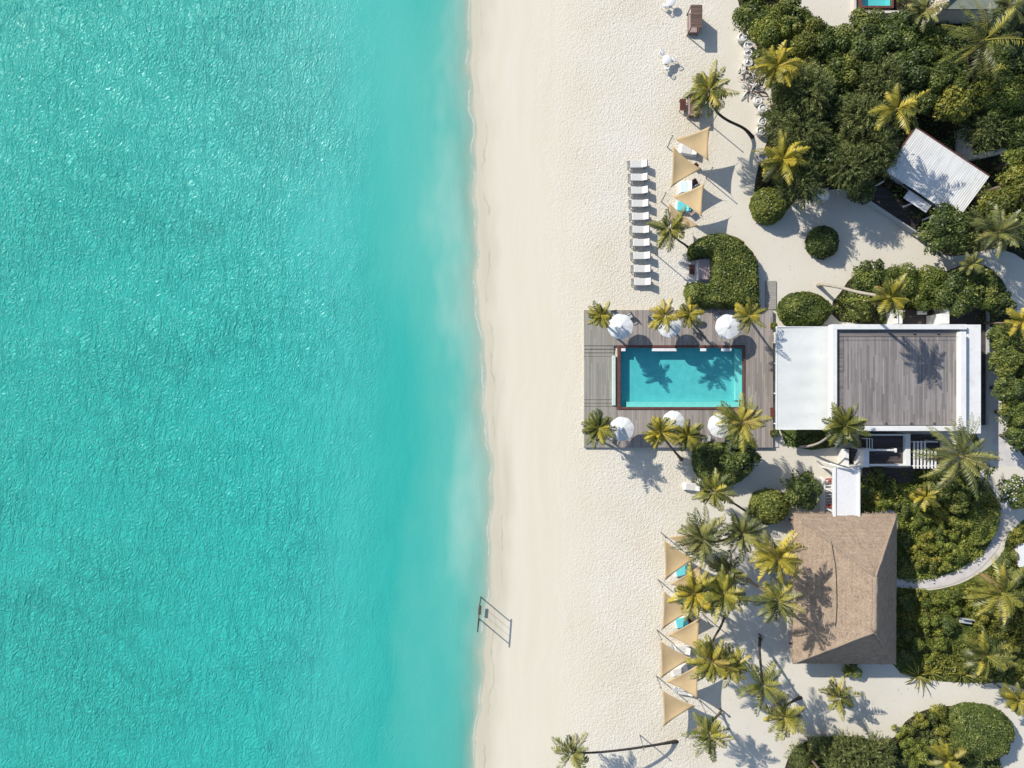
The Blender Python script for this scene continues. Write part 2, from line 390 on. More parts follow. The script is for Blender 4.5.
def m_water():
    a = NT('lagoon_water'); p = a.pos(); x, y, z = a.sep(p); d = a.attr('shore')
    big = a.noise(a.map(p, (0.075, 0.032, 1), (0, 0, R(12))), 1.0, 4, 0.6)
    med = a.noise(a.map(p, (0.22, 0.10, 1)), 1.0, 4, 0.6)
    dd = a.math('ADD', d, a.math('MULTIPLY', a.math('SUBTRACT', big, 0.5), 16.0))
    c = a.ramp(a.mr(dd, -52, 0, 0, 1, False), [
        (0.00, (0.034, 0.405, 0.345)), (0.30, (0.034, 0.41, 0.35)), (0.55, (0.034, 0.42, 0.365)),
        (0.70, (0.050, 0.42, 0.375)), (0.82, (0.036, 0.372, 0.322)), (0.93, (0.10, 0.425, 0.36)), (1.0, (0.30, 0.54, 0.46))])
    # sea grass and sand patches on the bottom far out, bright sandbank to the north
    c = a.mix(a.math('MULTIPLY', a.mr(med, 0.55, 0.75), a.mr(d, -14, -24, 0, 0.2)), c, (0.012, 0.22, 0.20))
    grass = a.math('MULTIPLY', a.mr(a.noise(a.map(p, (0.07, 0.11, 1)), 1.0, 6, 0.68), 0.57, 0.70), a.mr(d, -16, -22, 0, 0.28))
    c = a.mix(grass, c, (0.012, 0.15, 0.13))
    north = a.math('MULTIPLY', a.mr(y, -6, 38, 0, 1), a.mr(dd, -42, -12, 0, 1))
    north = a.math('MULTIPLY', north, a.mr(d, -4, -9, 0, 1))
    c = a.mix(a.math('MULTIPLY', north, 0.55), c, (0.11, 0.46, 0.40))
    # chop: fine crossing ripples, longer crests that run along the shore
    edge = a.math('ADD', d, a.math('MULTIPLY', a.math('SUBTRACT', a.noise(a.map(p, (0.10, 0.06, 1), (0, 0, R(20))), 1.0, 4, 0.6), 0.5), 14.0))
    amp = a.mr(edge, -8.0, -24.0, 0.06, 1.0)
    gust = a.mr(a.noise(a.map(p, (0.06, 0.10, 1)), 1.0, 3, 0.6), 0.3, 0.7, 0.7, 1.25)
    amp = a.math('MULTIPLY', amp, gust)
    warp = a.noise(p, 0.5, 2)
    pw = a.n('VectorMath', {0: p, 1: a.comb(a.math('MULTIPLY', warp, 1.5), a.math('MULTIPLY', warp, 0.8), 0.0)}, operation='ADD').outputs[0]
    r1 = a.noise(a.map(pw, (7.0, 5.4, 1), (0, 0, R(-14))), 1.0, 3, 0.65)
    r2 = a.noise(a.map(pw, (1.7, 0.42, 1), (0, 0, R(8))), 1.0, 3, 0.6)
    r3 = a.noise(a.map(pw, (5.2, 3.6, 1), (0, 0, R(-38))), 1.0, 2, 0.5)
    cr = a.math('SUBTRACT', 1.0, a.math('ABSOLUTE', a.math('MULTIPLY', a.math('SUBTRACT', r1, 0.5), 3.0)))
    h = a.math('ADD', a.math('MULTIPLY', cr, 0.14), a.math('ADD', a.math('MULTIPLY', r2, 0.52), a.math('MULTIPLY', r3, 0.34)))
    h = a.math('ADD', h, a.math('MULTIPLY', r1, 0.36))
    nm = a.bump(a.math('MULTIPLY', h, amp), 1.0, 0.50)
    # broken swash at the very edge
    fl = a.math('ABSOLUTE', a.math('ADD', a.math('ADD', d, 0.35), a.math('MULTIPLY', a.math('SUBTRACT', a.noise(a.map(p, (0.4, 0.35, 1)), 1.0, 4, 0.6), 0.5), 1.3)))
    fo = a.math('MULTIPLY', a.mr(fl, 0.16, 0.04, 0, 1), a.mr(a.noise(a.map(p, (0.8, 0.30, 1)), 1.0, 4, 0.7), 0.42, 0.53))
    c = a.mix(a.math('MULTIPLY', fo, 0.7), c, (0.72, 0.72, 0.68))
    a.fin(c, 0.18, nm, 0.26); a.b.inputs['IOR'].default_value = 1.33
    # the deeper, the less of the bottom shows
    depth = a.math('MULTIPLY', d, -1.0)
    dn = a.math('ADD', depth, a.math('MULTIPLY', a.math('SUBTRACT', a.noise(a.map(p, (0.4, 0.12, 1)), 1.0, 3, 0.5), 0.5), 1.8))
    alpha = a.math('SUBTRACT', 1.0, a.math('POWER', 2.718, a.math('MULTIPLY', a.math('MAXIMUM', dn, 0.0), -0.95)))
    alpha = a.math('MAXIMUM', alpha, a.math('MULTIPLY', fo, 0.6))
    alpha = a.math('MAXIMUM', alpha, a.mr(d, 0.0, -0.6, 0.0, 0.03))
    tr = a.n('BsdfTransparent', {'Color': a.mix(a.mr(d, 0.1, -3.0), (1, 1, 1), (0.86, 0.97, 0.92))})
    mx = a.n('MixShader', {0: alpha, 1: tr.outputs[0], 2: a.b.outputs[0]})
    a.t.links.new(mx.outputs[0], a.out.inputs['Surface'])
    return a.m

ysn = np.concatenate([[-6000, -1500, -400, -150, -80], np.arange(-52, 52.01, 0.5), [80, 150, 400, 1500, 6000]])
xsn = np.concatenate([[-6000, -1500, -400, -150, -90], np.arange(-60, -8, 2.0), np.arange(-8, 4, 0.25), np.arange(4, 60, 2.0), [90, 150, 400, 1500, 6000]])
grid(xsn, ysn, lambda X, Y, D: ground_z(D), 'ground', m_sand())
xsw = np.concatenate([[-6000, -1500, -400, -150, -90], np.arange(-60, -8, 2.0), np.arange(-8, 2, 0.25)])
def water_z(X, Y, D):
    return np.where(D > 0.35, -0.25, WATER_Z)
grid(xsw, ysn, water_z, 'water', m_water())

def ground_sheet(name, pix, z, mat):
    mb = MB(); pts = [W(a, b, 0) for a, b in pix]
    n = len(pts); ar = sum(pts[i].x * pts[(i + 1) % n].y - pts[(i + 1) % n].x * pts[i].y for i in range(n))
    if ar < 0: pts.reverse()
    mb.add([(p.x, p.y, z) for p in pts], [tuple(range(n))])
    o = mb.build(name, mat); o['kind'] = 'structure'; return o

def smooth_outline(pix, n=5, jit=0.0, seed=1):
    """closed Catmull-Rom through the points"""
    rnd = random.Random(seed); out = []; N = len(pix)
    for i in range(N):
        p0, p1, p2, p3 = [Vector(pix[(i + k - 1) % N]) for k in range(4)]
        for k in range(n):
            t = k / n
            q = 0.5 * ((2 * p1) + (p2 - p0) * t + (2 * p0 - 5 * p1 + 4 * p2 - p3) * t * t + (3 * p1 - p0 - 3 * p2 + p3) * t ** 3)
            out.append((q.x + rnd.uniform(-jit, jit), q.y + rnd.uniform(-jit, jit)))
    return out

JUNGLE = smooth_outline([(736, -60), (738, 0), (746, 28), (762, 55), (772, 95), (770, 130), (756, 175), (754, 205), (766, 222), (785, 212), (802, 196), (830, 190),
          (872, 192), (900, 215), (926, 238), (950, 256), (1000, 248), (1060, 245), (1090, -60), (900, -60), (895, 10), (865, 22), (838, 36), (822, 30), (808, 12), (796, 2), (785, -60)], 4, 0.8, 3)
ground_sheet('garden_soil', JUNGLE, 0.012, M['soil'])
ground_sheet('garden_soil', smooth_outline([(848, 282), (880, 270), (930, 276), (975, 262), (1005, 285), (1002, 312), (1030, 330), (1040, 452), (1018, 450), (1008, 420), (995, 340), (985, 326), (840, 322)], 4, 0.8, 4), 0.012, M['soil'])
ground_sheet('garden_soil', smooth_outline([(864, 470), (905, 468), (990, 464), (989, 480), (1000, 505), (996, 535), (975, 560), (935, 578), (897, 578), (896, 512), (862, 514)], 4, 0.5, 5), 0.012, M['lawn'])
ground_sheet('garden_soil', smooth_outline([(893, 589), (930, 590), (968, 580), (1000, 556), (1012, 530), (1050, 520), (1060, 683), (1000, 683), (940, 681), (893, 664)], 4, 0.5, 6), 0.012, M['lawn'])
ground_sheet('garden_soil', smooth_outline([(785, 768), (800, 745), (830, 736), (862, 738), (880, 742), (897, 735), (905, 722), (928, 709), (965, 706), (1000, 716), (1012, 735), (1000, 760), (1000, 830), (780, 830)], 4, 0.5, 7), 0.012, M['soil'])
ground_sheet('garden_soil', [(780, 430), (835, 430), (835, 447), (812, 450), (786, 446)], 0.012, M['lawn'])
# curved garden walk of pale slabs
cw = [(893, 583), (930, 583.5), (952, 579), (970, 570), (984, 558), (994, 545), (999, 532), (1000, 518), (1006, 505), (998, 496), (988, 487), (984, 476), (988, 466), (998, 455)]
def ribbon(name, pix, width, z0, z1, mat, kind='structure'):
    pts = [W(a, b) for a, b in pix]; L = []; Rr = []
    for i, p in enumerate(pts):
        t = (pts[min(i + 1, len(pts) - 1)] - pts[max(i - 1, 0)]).normalized(); nrm = Vector((-t.y, t.x, 0))
        L.append(p + nrm * width / 2); Rr.append(p - nrm * width / 2)
    mb = MB(); mb.prism([(q.x, q.y) for q in L + Rr[::-1]], z0, z1)
    o = mb.build(name, mat); o['kind'] = kind; return o
cws = []
for i in range(len(cw) - 1):
    for k in range(4):
        t = k / 4; p0 = Vector(cw[max(i - 1, 0)]); p1 = Vector(cw[i]); p2 = Vector(cw[i + 1]); p3 = Vector(cw[min(i + 2, len(cw) - 1)])
        q = 0.5 * ((2 * p1) + (p2 - p0) * t + (2 * p0 - 5 * p1 + 4 * p2 - p3) * t * t + (3 * p1 - p0 - 3 * p2 + p3) * t ** 3); cws.append((q.x, q.y))
M['slab'] = plain('pale_paving', (0.55, 0.52, 0.50), 0.8, 0.12, 1.5, 0.2)
ribbon('path', cws, 0.92, -0.02, 0.05, M['slab'])
ribbon('boardwalk', [(770.5, 281), (770.5, 309.5)], 1.05, -0.02, 0.12, M['walk'])
o = MB().prism([tuple(W(*q)[:2]) for q in ((992, 372), (997, 372), (1000, 400), (1006, 448), (1024, 456), (1024, 466), (1000, 466), (993, 450))], -0.02, 0.006).build('path', M['slab']); o['kind'] = 'structure'

# ------------------------------------------------------------------ foliage builders
def unit(a): return a / np.maximum(np.linalg.norm(a, axis=1, keepdims=True), 1e-6)

def leaves(P, N, rs, L, Wd, tone, tilt=0.6, along=None):
    """one diamond per point: P centres, N outward normals, L/Wd size, tilt = disorder"""
    n = len(P)
    N = unit(N + rs.normal(0, tilt, (n, 3)))
    T = rs.normal(0, 1, (n, 3)) if along is None else along + rs.normal(0, 0.35, (n, 3))
    T = unit(T - N * np.sum(T * N, 1, keepdims=True)); B = np.cross(N, T)
    s = rs.uniform(0.7, 1.3, (n, 1)); l = L * s / 2; w = Wd * s / 2
    V = np.stack([P - T * l, P + B * w - T * l * 0.1 + N * l * 0.12, P + T * l, P - B * w - T * l * 0.1 + N * l * 0.12], 1).reshape(-1, 3)
    F = np.arange(n * 4).reshape(n, 4)
    return V, F, np.repeat(tone, 4)

def merge(parts):
    V = []; F = []; T = []; k = 0
    for v, f, t in parts:
        V.append(v); F.append(f + k); T.append(t); k += len(v)
    return np.concatenate(V), np.concatenate(F), np.concatenate(T)

def crown_cloud(rs, rx, ry, rz, zc, nl, dens, L, Wd, tilt=0.6, lump=(0.26, 0.46), spiky=0.0):
    """leaf clumps spread through a crown: big and small lumps, leaves on the skins of the lumps"""
    out = []
    for i in range(nl):
        a = rs.uniform(0, 2 * math.pi); q = math.sqrt(rs.uniform(0, 1)) * 0.80
        lr = rs.uniform(*lump) * (1.0 if q < 0.6 else 0.8)
        c = np.array([q * math.cos(a) * rx, q * math.sin(a) * ry, zc + rz * (math.sqrt(max(0, 1 - q * q)) * rs.uniform(0.45, 0.95) - 0.25)])
        R_ = np.array([lr * rx, lr * ry, lr * (rx + ry) / 2 * 0.75])
        n = int(dens * 2.6 * R_[0] * R_[1] * math.pi)
        D = unit(rs.normal(0, 1, (n, 3))); D[:, 2] = np.where(D[:, 2] < -0.25, -D[:, 2], D[:, 2])
        sh = rs.uniform(0.72, 1.06, (n, 1)) ** 1.0
        P = c + D * R_ * sh
        base = rs.normal(0.46, 0.19)
        tone = np.clip(base + rs.normal(0, 0.14, n), 0, 1)
        al = None
        if spiky: al = D * 1.0 + np.array([0, 0, -0.25])
        out.append(leaves(P, D if not spiky else np.cross(D, rs.normal(0, 1, (n, 3))), rs, L, Wd, tone, tilt, al))
    if not spiky and rx > 1.25:
        n = int(dens * 1.5 * rx * ry * math.pi); D = unit(rs.normal(0, 1, (n, 3))); D[:, 2] = np.abs(D[:, 2])
        fr = rs.uniform(1.2, 5.0, (8, 3)) * rs.choice([-1, 1], (8, 3)); lv = sum(np.sin(D @ fr[i] * 1.6 + i) for i in range(8)) / 4
        q = (0.80 + 0.26 * lv) * rs.uniform(0.86, 1.05, n)
        P = D * q[:, None] * np.array([rx, ry, rz * 0.92]) + np.array([0, 0, zc - rz * .1])
        out.append(leaves(P, D, rs, L * 1.1, Wd * 1.1, np.clip(0.46 + lv * .12 + rs.normal(0, .16, n), 0, 1), tilt + .1))
    return merge(out)

def spray_cloud(rs, rx, ry, rz, zc, dens, L, Wd):
    """needle sprays that stand out from the crown in all directions and hang at the tips"""
    ns = int(dens * rx * ry * math.pi); D = unit(rs.normal(0, 1, (ns, 3))); D[:, 2] = np.where(D[:, 2] < -.1, -D[:, 2], D[:, 2])
    fr = rs.uniform(1.5, 5.0, (8, 3)) * rs.choice([-1, 1], (8, 3)); lv = sum(np.sin(D @ fr[i] * 1.5 + i) for i in range(8)) / 4
    q = (0.74 + 0.2 * lv) * rs.uniform(0.45, 1.0, ns) ** 0.5
    O = D * q[:, None] * np.array([rx, ry, rz]) + np.array([0, 0, zc]); ax = unit(D * np.array([1, 1, .55]) + rs.normal(0, .3, (ns, 3)))
    P = []; A = []; T = []
    tn = np.clip(rs.normal(.45, .2, ns) + lv * .1, 0, 1); K = 16
    for k in range(K):
        u = (k + .5) / K; sl = rs.uniform(.8, 1.3, (ns, 1)) * L
        P.append(O + ax * sl * u * 1.5 + rs.normal(0, .05, (ns, 3)) + np.array([0, 0, -.35]) * (u * sl) ** 2); A.append(ax + rs.normal(0, .45, (ns, 3)) + np.array([0, 0, -.4 * u])); T.append(np.clip(tn + .15 * (u - .5) + rs.normal(0, .06, ns), 0, 1))
    P = np.concatenate(P); A = unit(np.concatenate(A)); T = np.concatenate(T)
    N = np.cross(A, rs.normal(0, 1, A.shape)); N[:, 2] = np.abs(N[:, 2]) + .3
    return leaves(P, N, rs, L * .55, Wd, T, .25, A * 1.5)

def stem(h, r, lean, rs, limbs=4, spread=1.0):
    mb = MB()
    top = Vector((lean[0], lean[1], h))
    pts = [Vector((0, 0, -0.15)), Vector((lean[0] * .2 + rs.uniform(-.1, .1), lean[1] * .2 + rs.uniform(-.1, .1), h * .4)), Vector((lean[0] * .6, lean[1] * .6, h * .75)), top]
    mb.tube(pts, [r * 1.25, r, r * .8, r * .5], 7)
    for k in range(limbs):
        a = 2 * math.pi * k / limbs + rs.uniform(0, 1); d = Vector((math.cos(a), math.sin(a), 0.0))
        st = pts[1].lerp(pts[2], rs.uniform(0, 1))
        mb.tube([st, st + d * spread * .5 + Vector((0, 0, h * .22)), st + d * spread + Vector((0, 0, h * .33))], [r * .5, r * .33, r * .12], 5)
    return mb

KIND = {  # name, category, leaf material, leaf length, width, leaves/m2, lumps, tilt, spiky
    'broad': ('broadleaf_tree', 'tree', 'f_broad', 0.24, 0.15, 66, 17, 0.55, 0),
    'dark': ('broadleaf_tree', 'tree', 'f_dark', 0.26, 0.17, 62, 17, 0.5, 0),
    'yel': ('broadleaf_tree', 'tree', 'f_yellow', 0.30, 0.16, 58, 16, 0.6, 0),
    'bright': ('broadleaf_tree', 'tree', 'f_bright', 0.20, 0.14, 80, 17, 0.55, 0),
    'feather': ('feathery_tree', 'tree', 'f_olive', 0.55, 0.035, 150, 20, 0.5, 1),
    'shrub': ('shrub', 'shrub', 'f_bright', 0.22, 0.13, 80, 9, 0.6, 0),
    'yshrub': ('shrub', 'shrub', 'f_yellow', 0.24, 0.12, 80, 9, 0.6, 0),
    'dshrub': ('shrub', 'shrub', 'f_dark', 0.20, 0.12, 85, 10, 0.55, 0),
    'oshrub': ('shrub', 'shrub', 'f_olive', 0.22, 0.08, 100, 10, 0.6, 0),
}
_seed = [100]
def plant(kind, px, py, rpx, h, label, asp=1.0, group=None):
    nm, cat, mt, L, Wd, dens, nl, tilt, spiky = KIND[kind]; rpx = rpx * 1.06; dens *= 1.25; L *= .88; Wd *= .88; nl = int(nl * 1.25)
    _seed[0] += 1; rs = np.random.RandomState(_seed[0])
    ztop = h; r = rpx * 0.1 * (H - ztop * 0.8) / H
    c = W(px, py, ztop * 0.8)
    if cat == 'shrub': group = group or 'garden shrubs'; rpx *= 0.88; r = rpx * 0.1 * (H - ztop * 0.8) / H
    else: group = group or 'garden trees'
    t = thing(nm, label, cat, (c.x, c.y, 0), 0, group)
    rz = min(h * 0.45, r * 0.8) if cat == 'tree' else h * 0.6
    zc = h - rz * 0.85
    V, F, T = crown_cloud(rs, r, r * asp, rz, zc, int(nl * max(0.6, min(1.7, r / 2.4))), dens, L, Wd, tilt, (0.24, 0.46) if cat == 'tree' else (0.3, 0.5), spiky)
    if spiky: V, F, T = spray_cloud(rs, r, r * asp, rz * 1.1, zc, 26, .62, .055)
    fast_mesh('crown', V, F, M[mt], t, {'tone': T})
    if cat == 'tree': stem(max(0.4, h - rz * 1.1), 0.07 + 0.025 * h, (rs.uniform(-.3, .3), rs.uniform(-.3, .3)), rs, 5, r * .55).build('trunk', M['bark'], t, True)
    else: stem(max(0.25, h * 0.5), 0.035 + 0.015 * h, (0, 0), rs, 4, r * .5).build('stem', M['bark'], t, True)
    return t

def frond(parts_v, parts_f, parts_t, rs, base, az, el0, L, droop, nst, lw, leafl, tone, twist=0.0, sag=0.45):
    """one feather leaf: an arching rib with a row of leaflets on either side"""
    d = Vector((math.cos(az), math.sin(az), 0)); up = Vector((0, 0, 1)); side = Vector((-math.sin(az), math.cos(az), 0))
    n = 9; pts = [Vector(base)]; el = el0
    for i in range(n):
        el -= droop / n * (0.6 + 0.9 * i / n)
        pts.append(pts[-1] + (d * math.cos(el) + up * math.sin(el) + side * twist * (i / n)) * (L / n))
    def at(s):
        q = s * n; i = min(int(q), n - 1); return pts[i].lerp(pts[i + 1], q - i), (pts[i + 1] - pts[i]).normalized()
    k = len(parts_v)
    # rib
    for i in range(n + 1):
        w = 0.028 * (1 - 0.75 * i / n)
        parts_v.append(pts[i] + side * w); parts_v.append(pts[i] - side * w)
        parts_t += [min(1, tone + 0.25)] * 2
    for i in range(n):
        a = k + 2 * i; parts_f.append((a, a + 1, a + 3, a + 2))
    # leaflets
    for i in range(nst):
        s = 0.14 + 0.86 * (i + 0.5) / nst
        p, t = at(s)
        nrm = side.cross(t).normalized()
        if nrm.z < 0: nrm = -nrm
        prof = (math.sin(math.pi * min(1, s * 0.86 + 0.10))) ** 0.7 * leafl
        if s > 0.93: prof *= 0.8
        for sg in (-1, 1):
            l = prof * rs.uniform(0.72, 1.18)
            fw = 0.45 + 0.55 * s + rs.normal(0, 0.16)
            dr = (side * sg * 1.0 + t * fw - nrm * (sag + rs.normal(0, 0.10))).normalized()
            e = p + dr * l - up * l * 0.16
            m = p + dr * l * 0.45
            hw = t * (lw * 0.5)
            k = len(parts_v)
            parts_v += [p - hw * .6, m - hw, e, m + hw]
            parts_f.append((k, k + 1, k + 2, k + 3))
            tn = max(0, tone + rs.normal(0, 0.07))
            parts_t += [tn] * 4

def palm(px, py, rpx, h, base, label, tone='f_palm', trunk='bark', nf=19, sway=None, sparse=False, group='coconut palms', young=False):
    """px,py = where the heart of the crown shows; base = where the trunk meets the ground"""
    _seed[0] += 1; rs = np.random.RandomState(_seed[0])
    top = W(px, py, h)
    b = W(*base, 0) if base else Vector((top.x + rs.uniform(-.5, .5), top.y + rs.uniform(-.5, .5), 0))
    t = thing('palm_tree', label, 'palm tree', (b.x, b.y, 0), 0, group)
    e = top - b
    # trunk: leans from its foot, bends up towards the crown
    if sway is not None:
        pts_ = [Vector((0, 0, -0.2))] + [W(x_, y_, z_) - Vector((b.x, b.y, 0)) for x_, y_, z_ in sway] + [e]
        cp = []
        for i in range(len(pts_) - 1):
            p0, p1, p2, p3 = pts_[max(i - 1, 0)], pts_[i], pts_[i + 1], pts_[min(i + 2, len(pts_) - 1)]
            for k in range(5):
                u = k / 5; cp.append(0.5 * ((2 * p1) + (p2 - p0) * u + (2 * p0 - 5 * p1 + 4 * p2 - p3) * u * u + (3 * p1 - p0 - 3 * p2 + p3) * u ** 3))
        cp.append(e)
    else:
        c1 = Vector((e.x * .45, e.y * .45, h * .30)); c2 = Vector((e.x * 1.0, e.y * 1.0, h * .70)); cp = []
        for k in range(13):
            u = k / 12
            cp.append(Vector((0, 0, -0.2)) * (1 - u) ** 3 + 3 * c1 * u * (1 - u) ** 2 + 3 * c2 * u * u * (1 - u) + e * u ** 3)
    r0 = 0.075 + 0.012 * h
    rr = []
    for k in range(len(cp)):
        u = k / (len(cp) - 1)
        rr.append(r0 * (1.45 - 0.55 * min(1, u * 5) - 0.28 * u) * (1 + 0.05 * (k % 2)))
    MB().tube(cp, rr, 8).build('trunk', M[trunk], t, True)
    Lr = rpx * 0.1 * (H - h) / H * 1.05; nf = int(nf * 1.6)
    pv, pf, pt = [], [], []
    a0 = rs.uniform(0, 6.28); breeze = rs.uniform(-.35, .35)
    for i in range(nf):
        u = (i + 0.5) / nf
        az = a0 + i * 2.39996 + rs.normal(0, 0.26)
        el = R(74) - u * R(80) + rs.normal(0, 0.10)
        L = Lr * (0.78 + 0.30 * math.sin(math.pi * min(1, 0.25 + 0.65 * u))) * rs.uniform(0.74, 1.12)
        if u < 0.14: L *= 0.75
        dr = R(48) + u * R(34) + rs.normal(0, 0.12)
        tn = min(0.98, max(0.04, 0.50 + rs.normal(0, 0.22) + (0.12 if u < 0.25 else 0) - (0.10 if 0.5 < u < .8 else 0)))
        if u > 0.90 and rs.uniform() < 0.55: tn = 1.35; el -= R(22)
        frond(pv, pf, pt, rs, e + Vector((0, 0, -0.12 * u)), az, el, L, dr, 18 if sparse else 21, 0.12 if not young else 0.10, min(0.66, 0.235 * Lr + 0.12), tn, breeze * math.cos(az - 0.9) + rs.normal(0, 0.22), 0.5 + 0.45 * rs.uniform())
    fast_mesh('crown', np.array([tuple(p) for p in pv]), np.array(pf), M[tone], t, {'tone': np.array(pt)})
    return t

def rosette(px, py, rpx, h, label, mat='f_yellow', n=26, group='strap leaved garden plants', width=0.10):
    """a plant of long strap leaves that spring from one heart"""
    _seed[0] += 1; rs = np.random.RandomState(_seed[0])
    c = W(px, py, h * .6); t = thing('strap_leaf_plant', label, 'plant', (c.x, c.y, 0), 0, group)
    V = []; F = []; T = []
    Lr = rpx * 0.1 * 1.15
    for i in range(n):
        az = i * 2.39996 + rs.normal(0, .15); el = R(80) - (i / n) * R(62); d = np.array([math.cos(az), math.sin(az), 0]); s = np.array([-d[1], d[0], 0])
        p = np.array([0, 0, h * 0.25]); L = Lr * rs.uniform(.8, 1.15); tn = np.clip(.5 + rs.normal(0, .18), 0, 1); k0 = len(V)
        for k in range(6):
            w = width * (0.6 + 0.6 * math.sin(math.pi * k / 5.5)) * (1 if k < 5 else 0.15) / 2
            V += [p + s * w, p - s * w]; T += [tn, tn]
            el -= R(13); p = p + (d * math.cos(el) + np.array([0, 0, math.sin(el)])) * L / 5
        for k in range(5): F.append((k0 + 2 * k, k0 + 2 * k + 1, k0 + 2 * k + 3, k0 + 2 * k + 2))
    fast_mesh('leaf_rosette', np.array(V), np.array(F), M[mat], t, {'tone': np.array(T)})
    MB().tube([(0, 0, -0.1), (0, 0, h * .3)], [0.09, 0.06], 6).build('stem', M['bark'], t, True)
    return t

def in_poly(P, poly):
    x, y = P[:, 0], P[:, 1]; ins = np.zeros(len(P), bool); n = len(poly); j = n - 1
    for i in range(n):
        xi, yi = poly[i]; xj, yj = poly[j]
        ins ^= ((yi > y) != (yj > y)) & (x < (xj - xi) * (y - yi) / (yj - yi + 1e-12) + xi); j = i
    return ins
def edge_dist(P, poly):
    d = np.full(len(P), 1e9); G = np.zeros((len(P), 2)); n = len(poly)
    for i in range(n):
        a = np.array(poly[i]); b = np.array(poly[(i + 1) % n]); ab = b - a
        u = np.clip(((P - a) @ ab) / (ab @ ab + 1e-12), 0, 1); q = a + u[:, None] * ab; dv = P - q; l = np.linalg.norm(dv, axis=1)
        m = l < d; d[m] = l[m]; G[m] = -dv[m] / np.maximum(l[m][:, None], 1e-6)
    return d, G

def hedge(outline, h, label, mat='f_broad', name='clipped_hedge', cat='hedge', rnd=0.7, rough=0.20, L=0.18, Wd=0.12, dens=140, group='clipped hedges', smooth=True, seed=0):
    pix = smooth_outline(outline, 5, 0.25, seed) if smooth else outline
    poly = [tuple(W(a, b, h * .55)[:2]) for a, b in pix]
    cx = sum(p[0] for p in poly) / len(poly); cy = sum(p[1] for p in poly) / len(poly)
    poly = [(a - cx, b - cy) for a, b in poly]
    t = thing(name, label, cat, (cx, cy, 0), 0, group)
    _seed[0] += 1; rs = np.random.RandomState(_seed[0])
    pa = np.array(poly); lo = pa.min(0); hi = pa.max(0); area = np.prod(hi - lo)
    n = int(dens * area * 1.25); P = rs.uniform(lo, hi, (n, 2)); P = P[in_poly(P, poly)]
    d, G = edge_dist(P, poly)
    u = np.clip(d / rnd, 0, 1); prof = np.sqrt(np.maximum(0, 1 - (1 - u) ** 2))
    # lumpy top
    fr = rs.uniform(1.0, 3.2, (10, 2)) * rs.choice([-1, 1], (10, 2)); ph = rs.uniform(0, 6.28, 10)
    def lum(Q): return sum(np.sin(Q @ fr[i] + ph[i]) for i in range(10)) / 5.0
    lv = lum(P)
    z = h * (0.30 + 0.70 * prof) + lv * rough + rs.normal(0, 0.05, len(P)) - rs.exponential(0.09, len(P))
    N = np.concatenate([G * (1 - u)[:, None] * 1.6, np.ones((len(P), 1)) * (0.25 + u[:, None])], 1)
    tone = np.clip(0.52 + lv * 0.20 + rs.normal(0, 0.19, len(P)), 0, 1)
    A = leaves(np.concatenate([P, z[:, None]], 1), N, rs, L, Wd, tone, 0.55)
    A2 = leaves(np.concatenate([P, (z - 0.16 - rs.uniform(0, .15, len(P)))[:, None]], 1), np.tile([0, 0, 1.0], (len(P), 1)), rs, L * 2.0, Wd * 2.2, tone, 0.3)
    # sides
    per = []
    for i in range(len(poly)):
        a = np.array(poly[i]); b = np.array(poly[(i + 1) % len(poly)]); l = np.linalg.norm(b - a); m = int(l * h * dens * .9) + 1
        q = a + rs.uniform(0, 1, (m, 1)) * (b - a); nv = np.array([b[1] - a[1], a[0] - b[0]]) / (l + 1e-6)
        per.append((q, np.tile(nv, (m, 1))))
    Q = np.concatenate([q for q, _ in per]); NV = np.concatenate([v for _, v in per])
    sgn = -1 if in_poly(Q[:1] + NV[:1] * 0.05, poly)[0] else 1
    NV = NV * sgn
    zs = rs.uniform(0.02, h * 0.55, len(Q))
    Q = Q - NV * (0.04 + 0.10 * rs.uniform(0, 1, (len(Q), 1))) + NV * (lum(Q * 2)[:, None] * 0.05)
    B = leaves(np.concatenate([Q, zs[:, None]], 1), np.concatenate([NV, np.full((len(Q), 1), 0.25)], 1), rs, L, Wd, np.clip(rs.normal(.42, .15, len(Q)), 0, 1), 0.5)
    V, F, T = merge([A, A2, B])
    fast_mesh('foliage', V, F, M[mat], t, {'tone': T})
    # woody heart of the hedge: stems
    mb = MB()
    k = 0
    for _ in range(60):
        q = rs.uniform(lo, hi, (1, 2))
        if in_poly(q, poly)[0] and edge_dist(q, poly)[0][0] > 0.3:
            x, y = q[0]; mb.tube([(x, y, -0.1), (x + rs.uniform(-.15, .15), y + rs.uniform(-.15, .15), h * .35), (x + rs.uniform(-.3, .3), y + rs.uniform(-.3, .3), h * .62)], [.05, .035, .015], 5); k += 1
        if k > 14: break
    if not mb.v: mb.tube([(0, 0, -0.1), (0, 0, h * .6)], [.05, .02], 6)
    mb.build('stem', M['bark'], t, True)
    return t
def ring_px(cx, cy, rx, ry=None, n=12, wob=0.05, seed=0):
    r_ = random.Random(seed); ry = ry or rx
    return [(cx + rx * math.cos(2 * math.pi * k / n) * (1 + r_.uniform(-wob, wob)), cy + ry * math.sin(2 * math.pi * k / n) * (1 + r_.uniform(-wob, wob))) for k in range(n)]

# ------------------------------------------------------------------ buildings and decks
def bpx(mb, x0, y0, x1, y1, z0, z1, o=(0, 0)):
    a = W(x0, y1, z1); b = W(x1, y0, z1)
    return mb.box(((a.x + b.x) / 2 - o[0], (a.y + b.y) / 2 - o[1], (z0 + z1) / 2), (abs(b.x - a.x), abs(b.y - a.y), z1 - z0))
def spx(name, rects, z0, z1, mat, bevel=0.0):
    mb = MB()
    for r in rects: bpx(mb, *r, z0, z1)
    o = mb.build(name, mat, None, False, bevel); o['kind'] = 'structure'; return o

